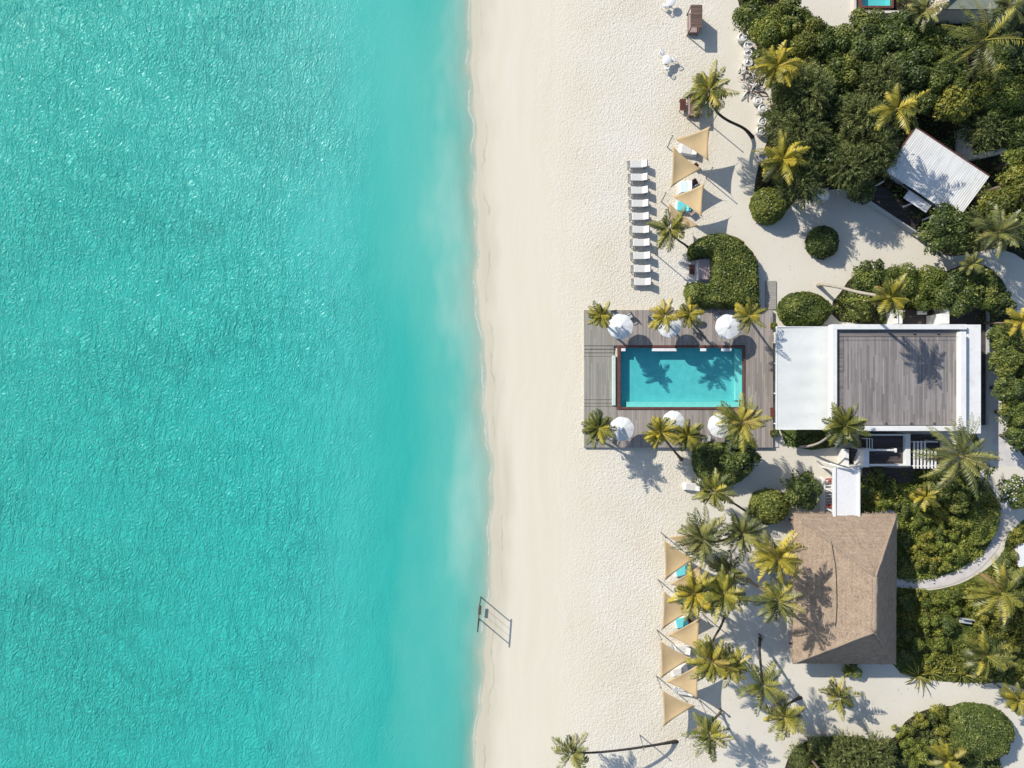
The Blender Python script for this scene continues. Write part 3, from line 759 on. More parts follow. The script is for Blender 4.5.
# pool deck: round the basin, with a lower terrace to the west and steps between
DZ = 0.42
spx('pool_deck', [(617, 310, 773, 345.2), (617, 409.6, 773, 447.5), (745.2, 345.2, 773, 409.6)], -0.05, DZ, M['poolsdeck'])
spx('lower_deck', [(584, 310, 616.6, 345.5), (584, 356.5, 616.6, 399.5), (584, 406.5, 616.6, 447.5)], -0.05, 0.28, M['lowdeck'])
for i, y in enumerate((345.9, 349.6, 353.2)):
    spx('deck_step', [(584, y, 613.5, y + 3.0)], -0.05, 0.22 - 0.05 * (i % 2), M['lowdeck'])
spx('deck_step', [(584, 399.9, 616.6, 403.0)], -0.05, 0.24, M['lowdeck'])
spx('deck_step', [(584, 403.4, 616.6, 406.1)], -0.05, 0.20, M['lowdeck'])
# paved strip between deck and house
spx('path', [(773.4, 345, 778.5, 447)], -0.05, 0.10, M['slab'])

def m_poolwater(name, col):
    a = NT(name); p = a.pos()
    nm = a.bump(a.noise(p, 1.3, 3, 0.6), 0.25, 0.12)
    gl = a.n('BsdfGlossy', {'Color': (1, 1, 1), 'Roughness': 0.05, 'Normal': nm})
    tr = a.n('BsdfTransparent', {'Color': col})
    fr = a.n('Fresnel', {'IOR': 1.33, 'Normal': nm})
    mx = a.n('MixShader', {0: a.math('MULTIPLY', fr.outputs[0], a.math('SUBTRACT', 1.0, a.n('NewGeometry').outputs['Backfacing'])), 1: tr.outputs[0], 2: gl.outputs[0]})
    a.t.links.new(mx.outputs[0], a.out.inputs['Surface'])
    return a.m
M['poolwater'] = m_poolwater('pool_water', (0.56, 0.97, 0.98))
def m_tile():
    a = NT('pool_tiles'); p = a.pos(); x, y, z = a.sep(p)
    fx = a.math('ABSOLUTE', a.math('SUBTRACT', a.math('FRACT', a.math('DIVIDE', x, 0.3)), 0.5))
    fy = a.math('ABSOLUTE', a.math('SUBTRACT', a.math('FRACT', a.math('DIVIDE', y, 0.3)), 0.5))
    g = a.math('GREATER_THAN', a.math('MAXIMUM', fx, fy), 0.47)
    c = a.ramp(a.noise(p, 1.6, 4, 0.6), [(0.3, (0.22, 0.43, 0.43)), (0.7, (0.29, 0.51, 0.51))])
    # the deep end towards the sea is laid with deeper blue tiles
    c = a.mix(a.mr(x, 11.0, 23.5, 0.22, 0.0, False), c, (0.05, 0.38, 0.44))
    return a.fin(a.mix(a.math('MULTIPLY', g, 0.25), c, (0.45, 0.65, 0.65)), 0.4, None, 0.3)
M['tile'] = m_tile()
M['paletile'] = plain('pale_pool_tiles', (0.50, 0.60, 0.55), 0.5, 0.06, 3)

def pool(x0, y0, x1, y1, wz, label, depth=0.85, ledges=True):
    a = W(x0, y1, wz); b = W(x1, y0, wz); cx, cy = (a.x + b.x) / 2, (a.y + b.y) / 2; w, l = b.x - a.x, b.y - a.y
    t = thing('swimming_pool', label, 'pool', (cx, cy, 0))
    top = wz + 0.06
    zb = wz - depth
    mb = MB()
    mb.box((0, 0, zb - 0.06), (w, l, 0.12))
    for s in (-1, 1):
        mb.box((s * (w / 2 + .06), 0, (zb + wz - .02) / 2 - .05), (0.12, l + .24, wz - zb + .06)); mb.box((0, s * (l / 2 + .06), (zb + wz - .02) / 2 - .05), (w, .12, wz - zb + .06))
    mb.build('basin', M['tile'], t)
    mb = MB(); mb.add([(-w / 2, -l / 2, wz), (w / 2, -l / 2, wz), (w / 2, l / 2, wz), (-w / 2, l / 2, wz)], [(0, 1, 2, 3)]); mb.build('pool_water', M['poolwater'], t)
    mb = MB()
    for s in (-1, 1):
        cwid = .30 if s < 0 else .24; mb.rbox((s * (w / 2 + cwid / 2), 0, top - .08), (cwid, l + .52, .26), .03)
        mb.rbox((0, s * (l / 2 + .13), top - .082), (w - .01, .25, .254), .03)
    mb.build('coping', M['redwood'], t)
    return t, w, l, wz, zb

def sink_ground():
    """cut the holes the basins sit in out of the sand sheet"""
    me = bpy.data.objects['ground'].data
    import bmesh
    bm = bmesh.new(); bm.from_mesh(me)
    for (x0, y0, x1, y1) in ((619, 345, 745, 410), (855, -40, 897, 10)):
        a = W(x0, y1); b = W(x1, y0)
        for co, no in (((a.x, 0, 0), (1, 0, 0)), ((b.x, 0, 0), (1, 0, 0)), ((0, a.y, 0), (0, 1, 0)), ((0, b.y, 0), (0, 1, 0))):
            bmesh.ops.bisect_plane(bm, geom=bm.verts[:] + bm.edges[:] + bm.faces[:], plane_co=co, plane_no=no)
        dead = [f for f in bm.faces if a.x < f.calc_center_median().x < b.x and a.y < f.calc_center_median().y < b.y]
        bmesh.ops.delete(bm, geom=dead, context='FACES')
    bm.to_mesh(me); bm.free()
sink_ground()

t, w, l, wz, zb = pool(620.5, 348, 742.5, 407, 0.40, 'long turquoise swimming pool with dark red wooden edge in the beach deck')
mb = MB(); mb.box((.2, -l / 2 + .26, (wz + zb) / 2 - .1), (w - .9, .5, wz - zb - .35)); mb.build('bench_ledge', M['paletile'], t)
mb = MB(); mb.box((w / 2 - .30, 0.3, (wz + zb) / 2 - .15), (.58, l - .7, wz - zb - .35)); mb.build('bench_ledge', M['paletile'], t)
for (xa, xb) in ((-w / 2 + .05, -w / 2 + .5), (-w / 2 + 3.1, -w / 2 + 5.6), (w / 2 - 4.2, w / 2 - 3.6), (w / 2 - 2.1, w / 2 - 1.1)):
    mb = MB(); mb.rbox(((xa + xb) / 2, l / 2 - .18, wz - .03), (xb - xa, .30, .18), .03); mb.build('pool_step', M['whitepaint'], t)
mb = MB(); mb.rbox((-w / 2 - .66, -.3, .36), (.34, l - .9, .20), .03); mb.build('spill_gutter', M['paletile'], t)
t, w, l, wz, zb = pool(862, -34, 891, 6, 0.40, 'small turquoise plunge pool with brown edge at the top of the jungle')
mb = MB(); mb.box((0, -l / 2 - .55, .15), (w + 1.6, .24, .42)); mb.box((-w / 2 - .66, 0, .15), (.24, l + .85, .418)); mb.build('white_kerb', M['kerb'], t)

# ---- beach house
HZ = 4.15
o = W(905, 378, 4.2); O = (o.x, o.y)
house = thing('beach_house', 'white flat-roofed beach house with grey plank roof terrace behind the pool', 'house', (o.x, o.y, 0))
mb = MB(); bpx(mb, 835, 326, 979, 430, -0.1, HZ - .25, O); mb.build('wall', M['white'], house)
mb = MB(); bpx(mb, 843.6, 336.5, 960.2, 424.8, HZ - .25, HZ, O); mb.build('roof_terrace', M['roofdeck'], house)
mb = MB(); bpx(mb, 838.6, 330.4, 960.2, 336.1, HZ - .25, HZ + .004, O); bpx(mb, 838.6, 336.5, 843.2, 424.8, HZ - .25, HZ + .004, O); mb.build('terrace_border', M['roofdeckx'], house)
mb = MB()
PZ = HZ + .38
bpx(mb, 832.6, 324.3, 967, 329.3, HZ - .5, PZ, O); bpx(mb, 832.6, 426.2, 967, 431, HZ - .5, PZ, O)
bpx(mb, 832.6, 329.35, 837.2, 426.15, HZ - .5, PZ, O)
mb.build('parapet', M['white'], house, False, .02)
mb = MB(); bpx(mb, 960.6, 331.6, 966.4, 427.2, HZ - .5, PZ + .22, O); mb.build('wide_parapet', M['white'], house, False, .02)
mb = MB(); bpx(mb, 967.1, 324.6, 981, 433.5, HZ - .6, HZ - .06, O); mb.build('roof_ledge', M['white'], house, False, .02)
for (x, y) in ((914, 333.4), (938, 333.4), (886, 423.6), (911, 423.6), (934, 423.6)):
    q = W(x, y, HZ); mb = MB(); mb.lathe([(.11, 0.006), (.11, .10), (.07, .14), (0, .14)], 10, (q.x - O[0], q.y - O[1], HZ)); mb.build('roof_spotlight', M['darkmetal'], house, True)
# the wires that run across the terrace
mb = MB()
for y in (337.0,): 
    a = W(838, y, HZ + .3); b = W(960, y, HZ + .3); mb.tube([(a.x - O[0], a.y - O[1], HZ + .3), (b.x - O[0], b.y - O[1], HZ + .3)], .018, 5)
mb.build('terrace_cable', M['darkmetal'], house)
for (x0, x1) in ((842, 868), (872, 900), (904, 930)):           # south front
    a = W(x0, 0, 0); b = W(x1, 0, 0); wy = W(0, 430, HZ - .25).y - O[1]
    s = (H - 2) / H
    f = MB(); f.box(((a.x + b.x) / 2 * s - O[0], wy - .03, 1.35), ((b.x - a.x) * s, .12, 2.3)); wf = f.build('window', M['whitepaint'], house)
    f = MB(); f.box(((a.x + b.x) / 2 * s - O[0], wy - .07, 1.35), ((b.x - a.x) * s - .24, .10, 2.06)); f.build('pane', M['glass'], wf)
wx = W(835, 0, HZ - .25).x - O[0]
for (y0, y1) in ((-3.9, -1.5), (-1.1, 1.5), (1.9, 4.2)):           # west front under the awning
    f = MB(); f.box((wx - .03, (y0 + y1) / 2, 1.3), (.12, y1 - y0, 2.5)); wf = f.build('sliding_door', M['whitepaint'], house)
    f = MB(); f.box((wx - .07, (y0 + y1) / 2, 1.3), (.10, y1 - y0 - .24, 2.26)); f.build('pane', M['glass'], wf)

# awning in front of the house
AZ = 3.1
a0 = W(777.5, 428.6, AZ); b0 = W(833.2, 327.4, AZ)
aw = thing('awning', 'broad pale canvas awning on posts between pool and beach house', 'awning', ((a0.x + b0.x) / 2, (a0.y + b0.y) / 2, 0))
w, l = b0.x - a0.x, b0.y - a0.y
V = []; F = []; nx, ny = 10, 24
for side in (0, 1):
    for j in range(ny + 1):
        for i in range(nx + 1):
            x = -w / 2 + w * i / nx; y = -l / 2 + l * j / ny
            V.append((x, y, AZ - .05 * side + .12 * (i / nx - 1) - 0.05 * abs(math.sin(math.pi * j / 4)) ** 2 * math.sin(math.pi * i / nx)))
n1 = (nx + 1) * (ny + 1)
for j in range(ny):
    for i in range(nx):
        k = j * (nx + 1) + i; F.append((k, k + 1, k + nx + 2, k + nx + 1)); F.append((n1 + k, n1 + k + nx + 1, n1 + k + nx + 2, n1 + k + 1))
mb = MB(); mb.add(V, F); mb.build('awning_cloth', M['awning'], aw, True)
mb = MB()
mb.box((0, -l / 2 - .05, AZ - .10), (w, .09, .16)); mb.box((0, l / 2 + .05, AZ - .10), (w, .09, .16)); mb.box((-w / 2 - .05, 0, AZ - .16), (.09, l + .19, .16))
mb.build('awning_frame', M['whitepaint'], aw)
for y in (-l / 2, -l / 6, l / 6, l / 2):
    mb = MB(); mb.box((-w / 2 + .75, y * .93, 1.45), (.12, .12, 3.0)); mb.build('post', M['whitepaint'], aw)
spx('terrace_floor', [(779, 328, 834, 428)], -0.05, 0.16, M['slab'])

# north annexes and side deck
spx('patio_deck', [(903, 309, 937, 324.6)], -.05, .35, M['darkdeck'])
spx('side_deck', [(947, 300, 988, 323.2), (981.6, 323.6, 988.5, 425)], -.05, .45, M['darkdeck'])
an = thing('patio_wall', 'low white walls round the dark patio on the north side of the beach house', 'wall', (*W(920, 315)[:2], 0)); oo = W(920, 315); O2 = (oo.x, oo.y)
mb = MB(); bpx(mb, 896.2, 303, 898.4, 323.6, -.1, 1.9, O2); bpx(mb, 900.2, 311, 902.6, 323.6, -.1, 1.9, O2); bpx(mb, 897, 310.2, 905, 311.6, -.1, 1.95, O2)
bpx(mb, 940.6, 313.5, 949.5, 323.7, -.1, 2.6, O2); bpx(mb, 947.4, 305, 949.6, 313.2, -.1, 2.6, O2); mb.build('wall', M['white'], an, False, .02)
mb = MB(); q = W(923, 312.5, .9); mb.rbox((q.x - oo.x, q.y - oo.y, .72), (.95, .36, .16), .05); mb.build('wall_shelf', M['whitepaint'], an)
rail = thing('glass_rail', 'thin pale rail along the dark deck east of the beach house', 'railing', (*W(989, 362)[:2], 0)); oo = W(989, 362)
mb = MB(); bpx(mb, 988.9, 300, 989.5, 425, -.1, .9, (oo.x, oo.y)); mb.build('rail_panel', M['greyfab'], rail)

# stair terrace south of the house
oo = W(890, 449); O3 = (oo.x, oo.y)
st = thing('stair_terrace', 'white walled stair terrace with dark plank floor south of the beach house', 'terrace', (oo.x, oo.y, 0))
TZ = 2.5
mb = MB(); bpx(mb, 869.8, 435.8, 905.3, 464, -.1, TZ - .45, O3); mb.build('terrace_floor', M['darkdeck'], st)
mb = MB(); bpx(mb, 866, 434.2, 905.4, 435.6, -.1, TZ, O3); bpx(mb, 905.6, 433.8, 910.6, 466, -.1, TZ, O3); bpx(mb, 869.6, 464.2, 905.4, 466, -.1, TZ, O3)
bpx(mb, 863.6, 449.4, 869.3, 467, -.1, TZ, O3); bpx(mb, 869.5, 449.4, 895, 451.0, TZ - .7, TZ + .2, O3); bpx(mb, 895.1, 448.4, 897, 452.4, TZ - .7, TZ + .22, O3)
bpx(mb, 851, 466.2, 863.4, 467.6, -.1, TZ - .1, O3)
mb.build('terrace_wall', M['white'], st, False, .02)
mb = MB(); q0 = W(846, 450, 2); bpx(mb, 845, 449.5, 849, 466, -.1, 1.5, O3); mb.build('stair_wall', M['white'], st, False, .02)
mb = MB()
for k in range(7): bpx(mb, 851, 463.2 - k * 2.3, 863, 465.3 - k * 2.3, -.1, .25 + .18 * k, O3)
mb.build('stair_flight', M['darkdeck'], st)
mb = MB()
for x in (867, 869.6, 872.2):
    a = W(x, 439, TZ + .5); b = W(x, 449, TZ + .5); mb.tube([(a.x - oo.x, a.y - oo.y, TZ + .5), (b.x - oo.x, b.y - oo.y, TZ + .5)], .03, 6); mb.tube([(b.x - oo.x, b.y - oo.y, TZ + .5), (b.x - oo.x, b.y - oo.y, TZ - .6)], .03, 6); mb.tube([(a.x - oo.x, a.y - oo.y, TZ + .5), (a.x - oo.x, a.y - oo.y, TZ - .6)], .03, 6)
mb.build('hand_rail', M['whitepaint'], st)
spx('louvre_floor', [(864, 468.2, 914, 482)], -.05, .3, M['darkdeck'])
pg = thing('pergola', 'white slatted pergola beside the stair terrace partly under a big palm', 'pergola', (*W(925, 452)[:2], 0)); oo = W(925, 452)
mb = MB()
for k in range(7):
    mb = MB(); x = 914.2 + k * 3.55; bpx(mb, x, 441 + (k > 3) * 10, x + 1.0, 468.5, 2.25, 2.42, (oo.x, oo.y)); mb.build('slat', M['whitepaint'], pg)
for yb in (465.4, 441.4): mb = MB(); bpx(mb, 912.5, yb, 938, yb + 1, 2.08, 2.245, (oo.x, oo.y)); mb.build('beam', M['whitepaint'], pg)
for (x, y) in ((913.2, 465.9), (937, 465.9), (913.2, 441.9), (937, 441.9)):
    q = W(x, y, 2.08); mb = MB(); mb.box((q.x - oo.x, q.y - oo.y, 1.0), (.12, .12, 2.2)); mb.build('post', M['whitepaint'], pg)
spx('patio_deck', [(912, 434.5, 940, 470)], -.05, .2, M['darkdeck'])

# covered walk between house and thatched hut
CZ = 2.7
oo = W(847, 492); O4 = (oo.x, oo.y)
cwk = thing('covered_walk', 'white roofed covered walk leading from the beach house to the thatched hut', 'covered walk', (oo.x, oo.y, 0))
mb = MB(); bpx(mb, 836.4, 468.2, 858.2, 517, CZ - .2, CZ - .06, O4); mb.build('roof', M['whitepaint'], cwk)
mb = MB(); bpx(mb, 833.6, 467.6, 836.2, 517, CZ - .25, CZ + .06, O4); bpx(mb, 858.4, 467.6, 860.4, 517, CZ - .25, CZ + .06, O4); mb.build('roof_edge', M['whitepaint'], cwk, False, .02)
for (x, y) in ((835, 470), (835, 492), (835, 512), (859.5, 470), (859.5, 492), (859.5, 512)):
    q = W(x, y, CZ); mb = MB(); mb.box((q.x - oo.x, q.y - oo.y, 1.2), (.14, .14, 2.5)); mb.build('post', M['whitepaint'], cwk)
a = W(828, 463.5, 2.6); b = W(851, 470, 2.6)
bm_ = thing('shade_beam', 'slim white slanting beam above the north end of the covered walk', 'beam', (a.x, a.y, 0))
mb = MB(); mb.tube([(0, 0, 2.85), (b.x - a.x, b.y - a.y, 2.85)], .10, 8); mb.build('beam', M['whitepaint'], bm_, True)
mb = MB(); mb.tube([(0.05, 0, -.1), (0.05, 0, 2.8)], .05, 8); mb.build('post', M['whitepaint'], bm_, True)
tr_ = thing('trellis', 'white lattice planter with red blossom beside the covered walk', 'trellis', (*W(828.5, 496)[:2], 0)); oo = W(828.5, 496)
mb = MB()
for k in range(12): bpx(mb, 825.5, 479 + k * 3, 832, 480.2 + k * 3, .75, .85, (oo.x, oo.y))
bpx(mb, 824.7, 478, 825.4, 515, -.1, .95, (oo.x, oo.y)); bpx(mb, 832.1, 478, 832.8, 515, -.1, .95, (oo.x, oo.y)); mb.build('lattice', M['whitepaint'], tr_)
rs = np.random.RandomState(5)
for (yy) in (480.5, 506):
    P = np.array([W(829, yy, .9)[:]] * 70) - np.array([oo.x, oo.y, 0]) + rs.normal(0, .17, (70, 3)); V, F, T = leaves(P, np.tile([0, 0, 1.], (70, 1)), rs, .14, .11, np.full(70, .5)); fast_mesh('blossom', V, F, M['redflower'], tr_, {'tone': T})

# ---- thatched hut: hip roof with a short ridge
EZ = 2.5; RZ = 8.0
c4 = [W(794, 513.5, EZ), W(897, 514, EZ), W(896, 664, EZ), W(793, 663.5, EZ)]
r2 = [W(875.5, 577, RZ), W(874.5, 632, RZ)]
oo = (c4[0] + c4[2]) / 2; hut = thing('thatched_hut', 'large hut with brown hipped palm thatch roof south of the beach house', 'hut', (oo.x, oo.y, 0))
def hutp(p): return Vector((p.x - oo.x, p.y - oo.y, p.z))
c4 = [hutp(p) for p in c4]; r2 = [hutp(p) for p in r2]
def sheet(corners, nu, nv, thick, rs):
    """one thatch slope: corners (eave a, eave b, ridge b, ridge a), slightly sagging and shaggy"""
    mb = MB(); V = []
    for j in range(nv + 1):
        for i in range(nu + 1):
            u, v = i / nu, j / nv
            p = corners[0].lerp(corners[1], u).lerp(corners[3].lerp(corners[2], u), v)
            inner = 0 < i < nu
            p = p + Vector((0, 0, (rs.uniform(-.05, .05) - .10 * math.sin(math.pi * v)) if inner and 0 < j < nv else 0))
            if j == 0 and inner: p = p + (corners[0] - corners[3]).normalized() * rs.uniform(-.05, .09)
            V.append(p)
    n = len(V); V2 = [p + Vector((0, 0, -thick)) for p in V]
    F = []
    for j in range(nv):
        for i in range(nu):
            k = j * (nu + 1) + i; F.append((k, k + 1, k + nu + 2, k + nu + 1)); F.append((n + k, n + k + nu + 1, n + k + nu + 2, n + k + 1))
    for i in range(nu): F.append((i, n + i, n + i + 1, i + 1))
    mb.add(V + V2, F); return mb
rs = random.Random(8)
slopes = [(c4[3], c4[0], r2[0], r2[1]), (c4[0], c4[1], r2[0], r2[0]), (c4[1], c4[2], r2[1], r2[0]), (c4[2], c4[3], r2[1], r2[1])]
for s_ in slopes: sheet([Vector(p) for p in s_], 40, 26, .28, rs).build('roof_slope', M['thatch'], hut, True)
M['ridge'] = plain('thatch_ridge', (0.27, 0.215, 0.168), 0.95, 0.2, 5, 0.6)
mb = MB()
def capline(a, b, r):
    n = 12; mb.tube([a.lerp(b, k / n) + Vector((rs.uniform(-.03, .03), rs.uniform(-.03, .03), .0)) for k in range(n + 1)], [r * rs.uniform(.8, 1.15) for k in range(n + 1)], 7)
capline(r2[0], r2[1], .22)
for c, r in ((c4[0], r2[0]), (c4[1], r2[0]), (c4[2], r2[1]), (c4[3], r2[1])): capline(c + Vector((0, 0, -.02)), r, .09)
mb.build('ridge_cap', M['ridge'], hut, True)
# shaggy eave fringe
mb = MB()
for i in range(4):
    a, b = c4[i], c4[(i + 1) % 4]; nrm = Vector((b.y - a.y, a.x - b.x, 0)).normalized()
    if nrm.dot(a) < 0: nrm = -nrm
    L_ = (b - a).length
    for k in range(int(L_ / .07)):
        p = a.lerp(b, rs.uniform(0, 1)) + Vector((0, 0, -.12 - rs.uniform(0, .12))); q = p + nrm * rs.uniform(.03, .24) + Vector((0, 0, -.15)); s = (b - a).normalized() * .03
        mb.add([p - s, p + s, q + s * .3, q - s * .3], [(0, 1, 2, 3)])
o = mb.build('eave_fringe', M['thatch'], hut); o['kind'] = 'stuff'
mb = MB(); a_ = .90
mb.prism([(p.x * a_, p.y * a_) for p in c4], -.1, .12); mb.build('hut_floor', M['slab'], hut)
for sx in (-1, 1):
    for k in range(4):
        x = sx * abs(c4[1].x) * .86; y = -6.2 + k * 4.13; zt = 3.0
        mb = MB(); mb.tube([(x, y, -.1), (x, y, zt)], [.12, .10], 8); mb.build('post', M['redwood'], hut, True)
mb = MB(); mb.box((.4, 0, 1.0), (5.4, 8.6, 2.0)); mb.build('inner_wall', M['white'], hut)
# thin lightning cable on the slope
mb = MB()
def onw(px, py):     # a point on the west slope
    c = c4[3]; 
    n_ = (c4[0] - c4[3]).cross(r2[1] - c4[3]).normalized()
    o_ = Vector((0, 0, H)) - Vector((oo.x, oo.y, 0)); d_ = hutp(W(px, py, 0)) - o_; u = (c - o_).dot(n_) / d_.dot(n_); return o_ + d_ * u + Vector((0, 0, .06))
mb.tube([onw(*q) for q in ((831, 541), (833, 553), (835, 565), (836, 580), (836.5, 600), (836, 618), (835, 626))], .03, 5); mb.build('roof_cable', M['darkmetal'], hut)

# ---- white corrugated villa among the trees
VZ = 3.4
v4 = [W(912.5, 126, VZ), W(985.5, 174.5, VZ), W(962, 221, VZ - .5), W(888.5, 173, VZ - .5)]
oo = (v4[0] + v4[2]) / 2; ux = (v4[1] - v4[0]).normalized(); ang = math.atan2(ux.y, ux.x)
villa = thing('white_villa', 'small white villa with sloping corrugated roof set askew among the trees', 'villa', (oo.x, oo.y, 0), ang)
w = (v4[1] - v4[0]).length; l = abs((v4[3] - v4[0]).dot(Vector((-ux.y, ux.x, 0))))
V = []; F = []; nc = 160
for i in range(nc + 1):
    x = -w / 2 + w * i / nc; b = 0.011 * math.cos(i * math.pi / 2)
    V += [(x, l / 2, VZ + b), (x, -l / 2, VZ - .55 + b), (x, l / 2, VZ - .05 + b), (x, -l / 2, VZ - .60 + b)]
for i in range(nc):
    k = 4 * i; F += [(k + 1, k + 5, k + 4, k), (k + 2, k + 6, k + 7, k + 3)]
mb = MB(); mb.add(V, F); mb.build('roof', M['corrug'], villa)
mb = MB(); mb.box((.2, .3, 1.35), (w - 1.9, l - 1.8, 2.9)); mb.build('wall', M['white'], villa)
mb = MB(); mb.box((0, l / 2 + .05, VZ - .02), (w, .10, .16)); mb.box((-w / 2 - .05, 0, VZ - .30), (.10, l, .16)); mb.build('roof_edge', M['redwood'], villa)
# porch roof and deck on the path side
mb = MB(); M3 = Matrix.Rotation(R(8), 3, 'X'); mb.box((.2, -l / 2 - .42, VZ - 1.15), (2.6, .85, .10), 0, M3); mb.build('porch_roof', M['whitepaint'], villa)
mb = MB(); mb.box((-.6, -l / 2 - 1.05, .12), (5.6, 2.0, .45)); mb.build('porch_deck', M['darkdeck'], villa)
mb = MB(); mb.box((-.6, -l / 2 - 2.2, .4), (6.0, .10, 1.0)); mb.build('porch_rail', M['greyfab'], villa)
for x in (-3.6, 0, 2.3):
    mb = MB(); mb.box((x, -l / 2 - .6, 1.2), (.12, .12, 2.0)); mb.build('post', M['whitepaint'], villa)
f = MB(); f.box((0, -l / 2 + 1.18, 1.4), (3.0, .10, 2.0)); wf = f.build('window', M['whitepaint'], villa)
f = MB(); f.box((0, -l / 2 + 1.14, 1.4), (2.76, .08, 1.76)); f.build('pane', M['glass'], wf)

gw = thing('garden_wall', 'thin white garden wall with a corner behind the white villa', 'wall', (*W(972, 155)[:2], 0)); oo = W(972, 155)
mb = MB()
def wallseg(a, b, th, z1, mat=None):
    p = W(*a, z1); q = W(*b, z1); d = q - p; mb.box(((p.x + q.x) / 2 - oo.x, (p.y + q.y) / 2 - oo.y, z1 / 2 - .05), (d.length, th, z1 + .1), math.atan2(d.y, d.x))
wallseg((968.5, 126), (972.2, 155), .22, 2.0); wallseg((971.6, 156), (1062, 137), .2, 2.0); wallseg((963, 128), (964, 154), .16, 1.2)
mb.build('wall', M['white'], gw)
nv = thing('flat_roof_house', 'flat roofed pale house half out of view at the top edge', 'house', (*W(985, -20)[:2], 0)); oo = W(985, -20)
mb = MB(); bpx(mb, 945, -60, 1020, 7, -.1, 3.0, (oo.x, oo.y)); mb.build('wall', M['white'], nv)
M['greygreen'] = plain('grey_green_roof', (0.18, 0.20, 0.165), 0.9, 0.2, 1.0)  # slightly mottled grey-green over the whole flat roof
mb = MB(); bpx(mb, 944, -60, 1022, 9, 3.01, 3.2, (oo.x, oo.y)); mb.build('roof', M['greygreen'], nv)
mb = MB(); 
p = W(936, 10, 3.6); q = W(950, -3, 3.6); d = q - p; mb.box(((p.x + q.x) / 2 - oo.x, (p.y + q.y) / 2 - oo.y, 3.2), (d.length + 1.5, .35, .7), math.atan2(d.y, d.x)); mb.build('parapet', M['white'], nv)
kn = thing('kiosk', 'small white corner of a roof at the right edge beside the garden', 'roof', (*W(1024, 556)[:2], 0)); oo = W(1024, 556)
mb = MB(); bpx(mb, 1019, 543, 1040, 567, .9, 1.0, (oo.x, oo.y)); mb.build('roof', M['whitepaint'], kn); mb = MB(); bpx(mb, 1020.5, 545, 1040, 566, -.1, .895, (oo.x, oo.y)); mb.build('wall', M['white'], kn)

# ------------------------------------------------------------------ beach furniture
def make_lounger(name, label, mat='cushion', group=None, L=1.86, Wd=.74, back=R(32)):
    """foot end at -x, head at +x"""
    t = thing(name, label, 'sun lounger', (0, 0, 0), 0, group)
    mb = MB()
    for s in (-1, 1): mb.box((0, s * (Wd / 2 - .03), .31), (L, .05, .06))
    for x in (-L / 2 + .03, -L / 6, L / 6, L / 2 - .03): mb.box((x, 0, .308), (.05, Wd - .12, .05))
    for k in range(5): mb.box((-L / 2 + .10 + k * .07, 0, .345), (.05, Wd - .02, .02))
    mb.build('frame', M['loungeframe'], t)
    for sx in (-1, 1):
        for sy in (-1, 1):
            mb = MB(); mb.box((sx * (L / 2 - .10), sy * (Wd / 2 - .04), .13), (.06, .05, .30)); mb.build('leg', M['loungeframe'], t)
    mb = MB(); mb.rbox((-.06, 0, .40), (L * .60, Wd - .03, .13), .04); mb.build('mattress', M[mat], t)
    bl = L * .32
    mb = MB(); Mx = Matrix.Rotation(-back, 3, 'Y'); c = Vector((L * .235 + bl / 2 * math.cos(back) + .02, 0, .40 + bl / 2 * math.sin(back)))
    mb.rbox(c, (bl, Wd - .03, .12), .04, 0, Mx); b = mb.build('backrest', M[mat], t)
    mb = MB(); mb.box(c + Mx @ Vector((0, 0, -.085)), (bl + .04, Wd, .035), 0, Mx); mb.build('backrest_frame', M['loungeframe'], t)
    return t

ORD = ['first', 'second', 'third', 'fourth', 'fifth', 'sixth', 'seventh', 'eighth', 'ninth', 'tenth']
proto = None
for i in range(10):
    px = 636.6 + i * 0.42; py = 164.6 + i * 13.05
    c = W(px, py, .4)
    lab = ('white sun lounger at the north end of the beach row, farthest from the pool' if i == 0 else
           'white sun lounger at the south end of the beach row, nearest the pool deck' if i == 9 else
           '%s white sun lounger from the north end of the ten on the open beach' % ORD[i])
    if proto is None: proto = make_lounger('sun_lounger', lab, 'cushion', 'sun loungers in a row on the beach'); o = proto
    else: o = copy_thing(proto, (0, 0, 0), 0, lab)
    o.scale = (1, 1, 1.25); o.location = (c.x, c.y, 0); o.rotation_euler = (0, 0, R([0.5, -.8, 1.2, -.3, .6, -1.4, .3, 1.0, -.6, .4][i]))

# wide double daybeds under the sails
def make_bed(px, py, w, l, mat, label, rz=0.0):
    c = W(px, py, .4); t = thing('day_bed', label, 'day bed', (c.x, c.y, 0), rz, 'padded beds under the shade sails')
    mb = MB(); mb.rbox((0, 0, .20), (w, l, .34), .02); mb.build('base', M['whitepaint'], t)
    mb = MB(); mb.rbox((-w * .16 + .06, 0, .45), (w * .64 - .06, l - .06, .16), .05); mb.build('mattress', M[mat], t)
    Mx = Matrix.Rotation(-R(24), 3, 'Y'); mb = MB(); mb.rbox((w * .31, 0, .53), (w * .36, l - .06, .14), .05, 0, Mx); mb.build('backrest', M[mat], t)
    return t
make_bed(688.5, 150, 1.75, .95, 'cushion', 'white day bed half under the northernmost tan sail', R(-10))
make_bed(685.5, 187, 1.35, 1.15, 'paleblue', 'pale blue day bed in the gap between two northern tan sails', R(4))
make_bed(683.5, 206.5, 1.5, 1.0, 'teal', 'turquoise day bed half under a tan sail north of the leaning beach palm', R(-4))
make_bed(682, 570.5, 1.5, 1.0, 'teal', 'turquoise day bed under the northernmost of the southern tan sails', R(14))
make_bed(682.5, 598.5, 1.3, .9, 'teal', 'turquoise day bed showing only an edge beside the second southern sail', R(-14))
make_bed(681.5, 622.5, 1.3, 1.0, 'teal', 'rounded turquoise day bed lying open between two southern sails', R(12))
make_bed(682, 650, 1.7, .8, 'cushion', 'white day bed in the gap beside a pole shadow among the southern sails', R(-6))
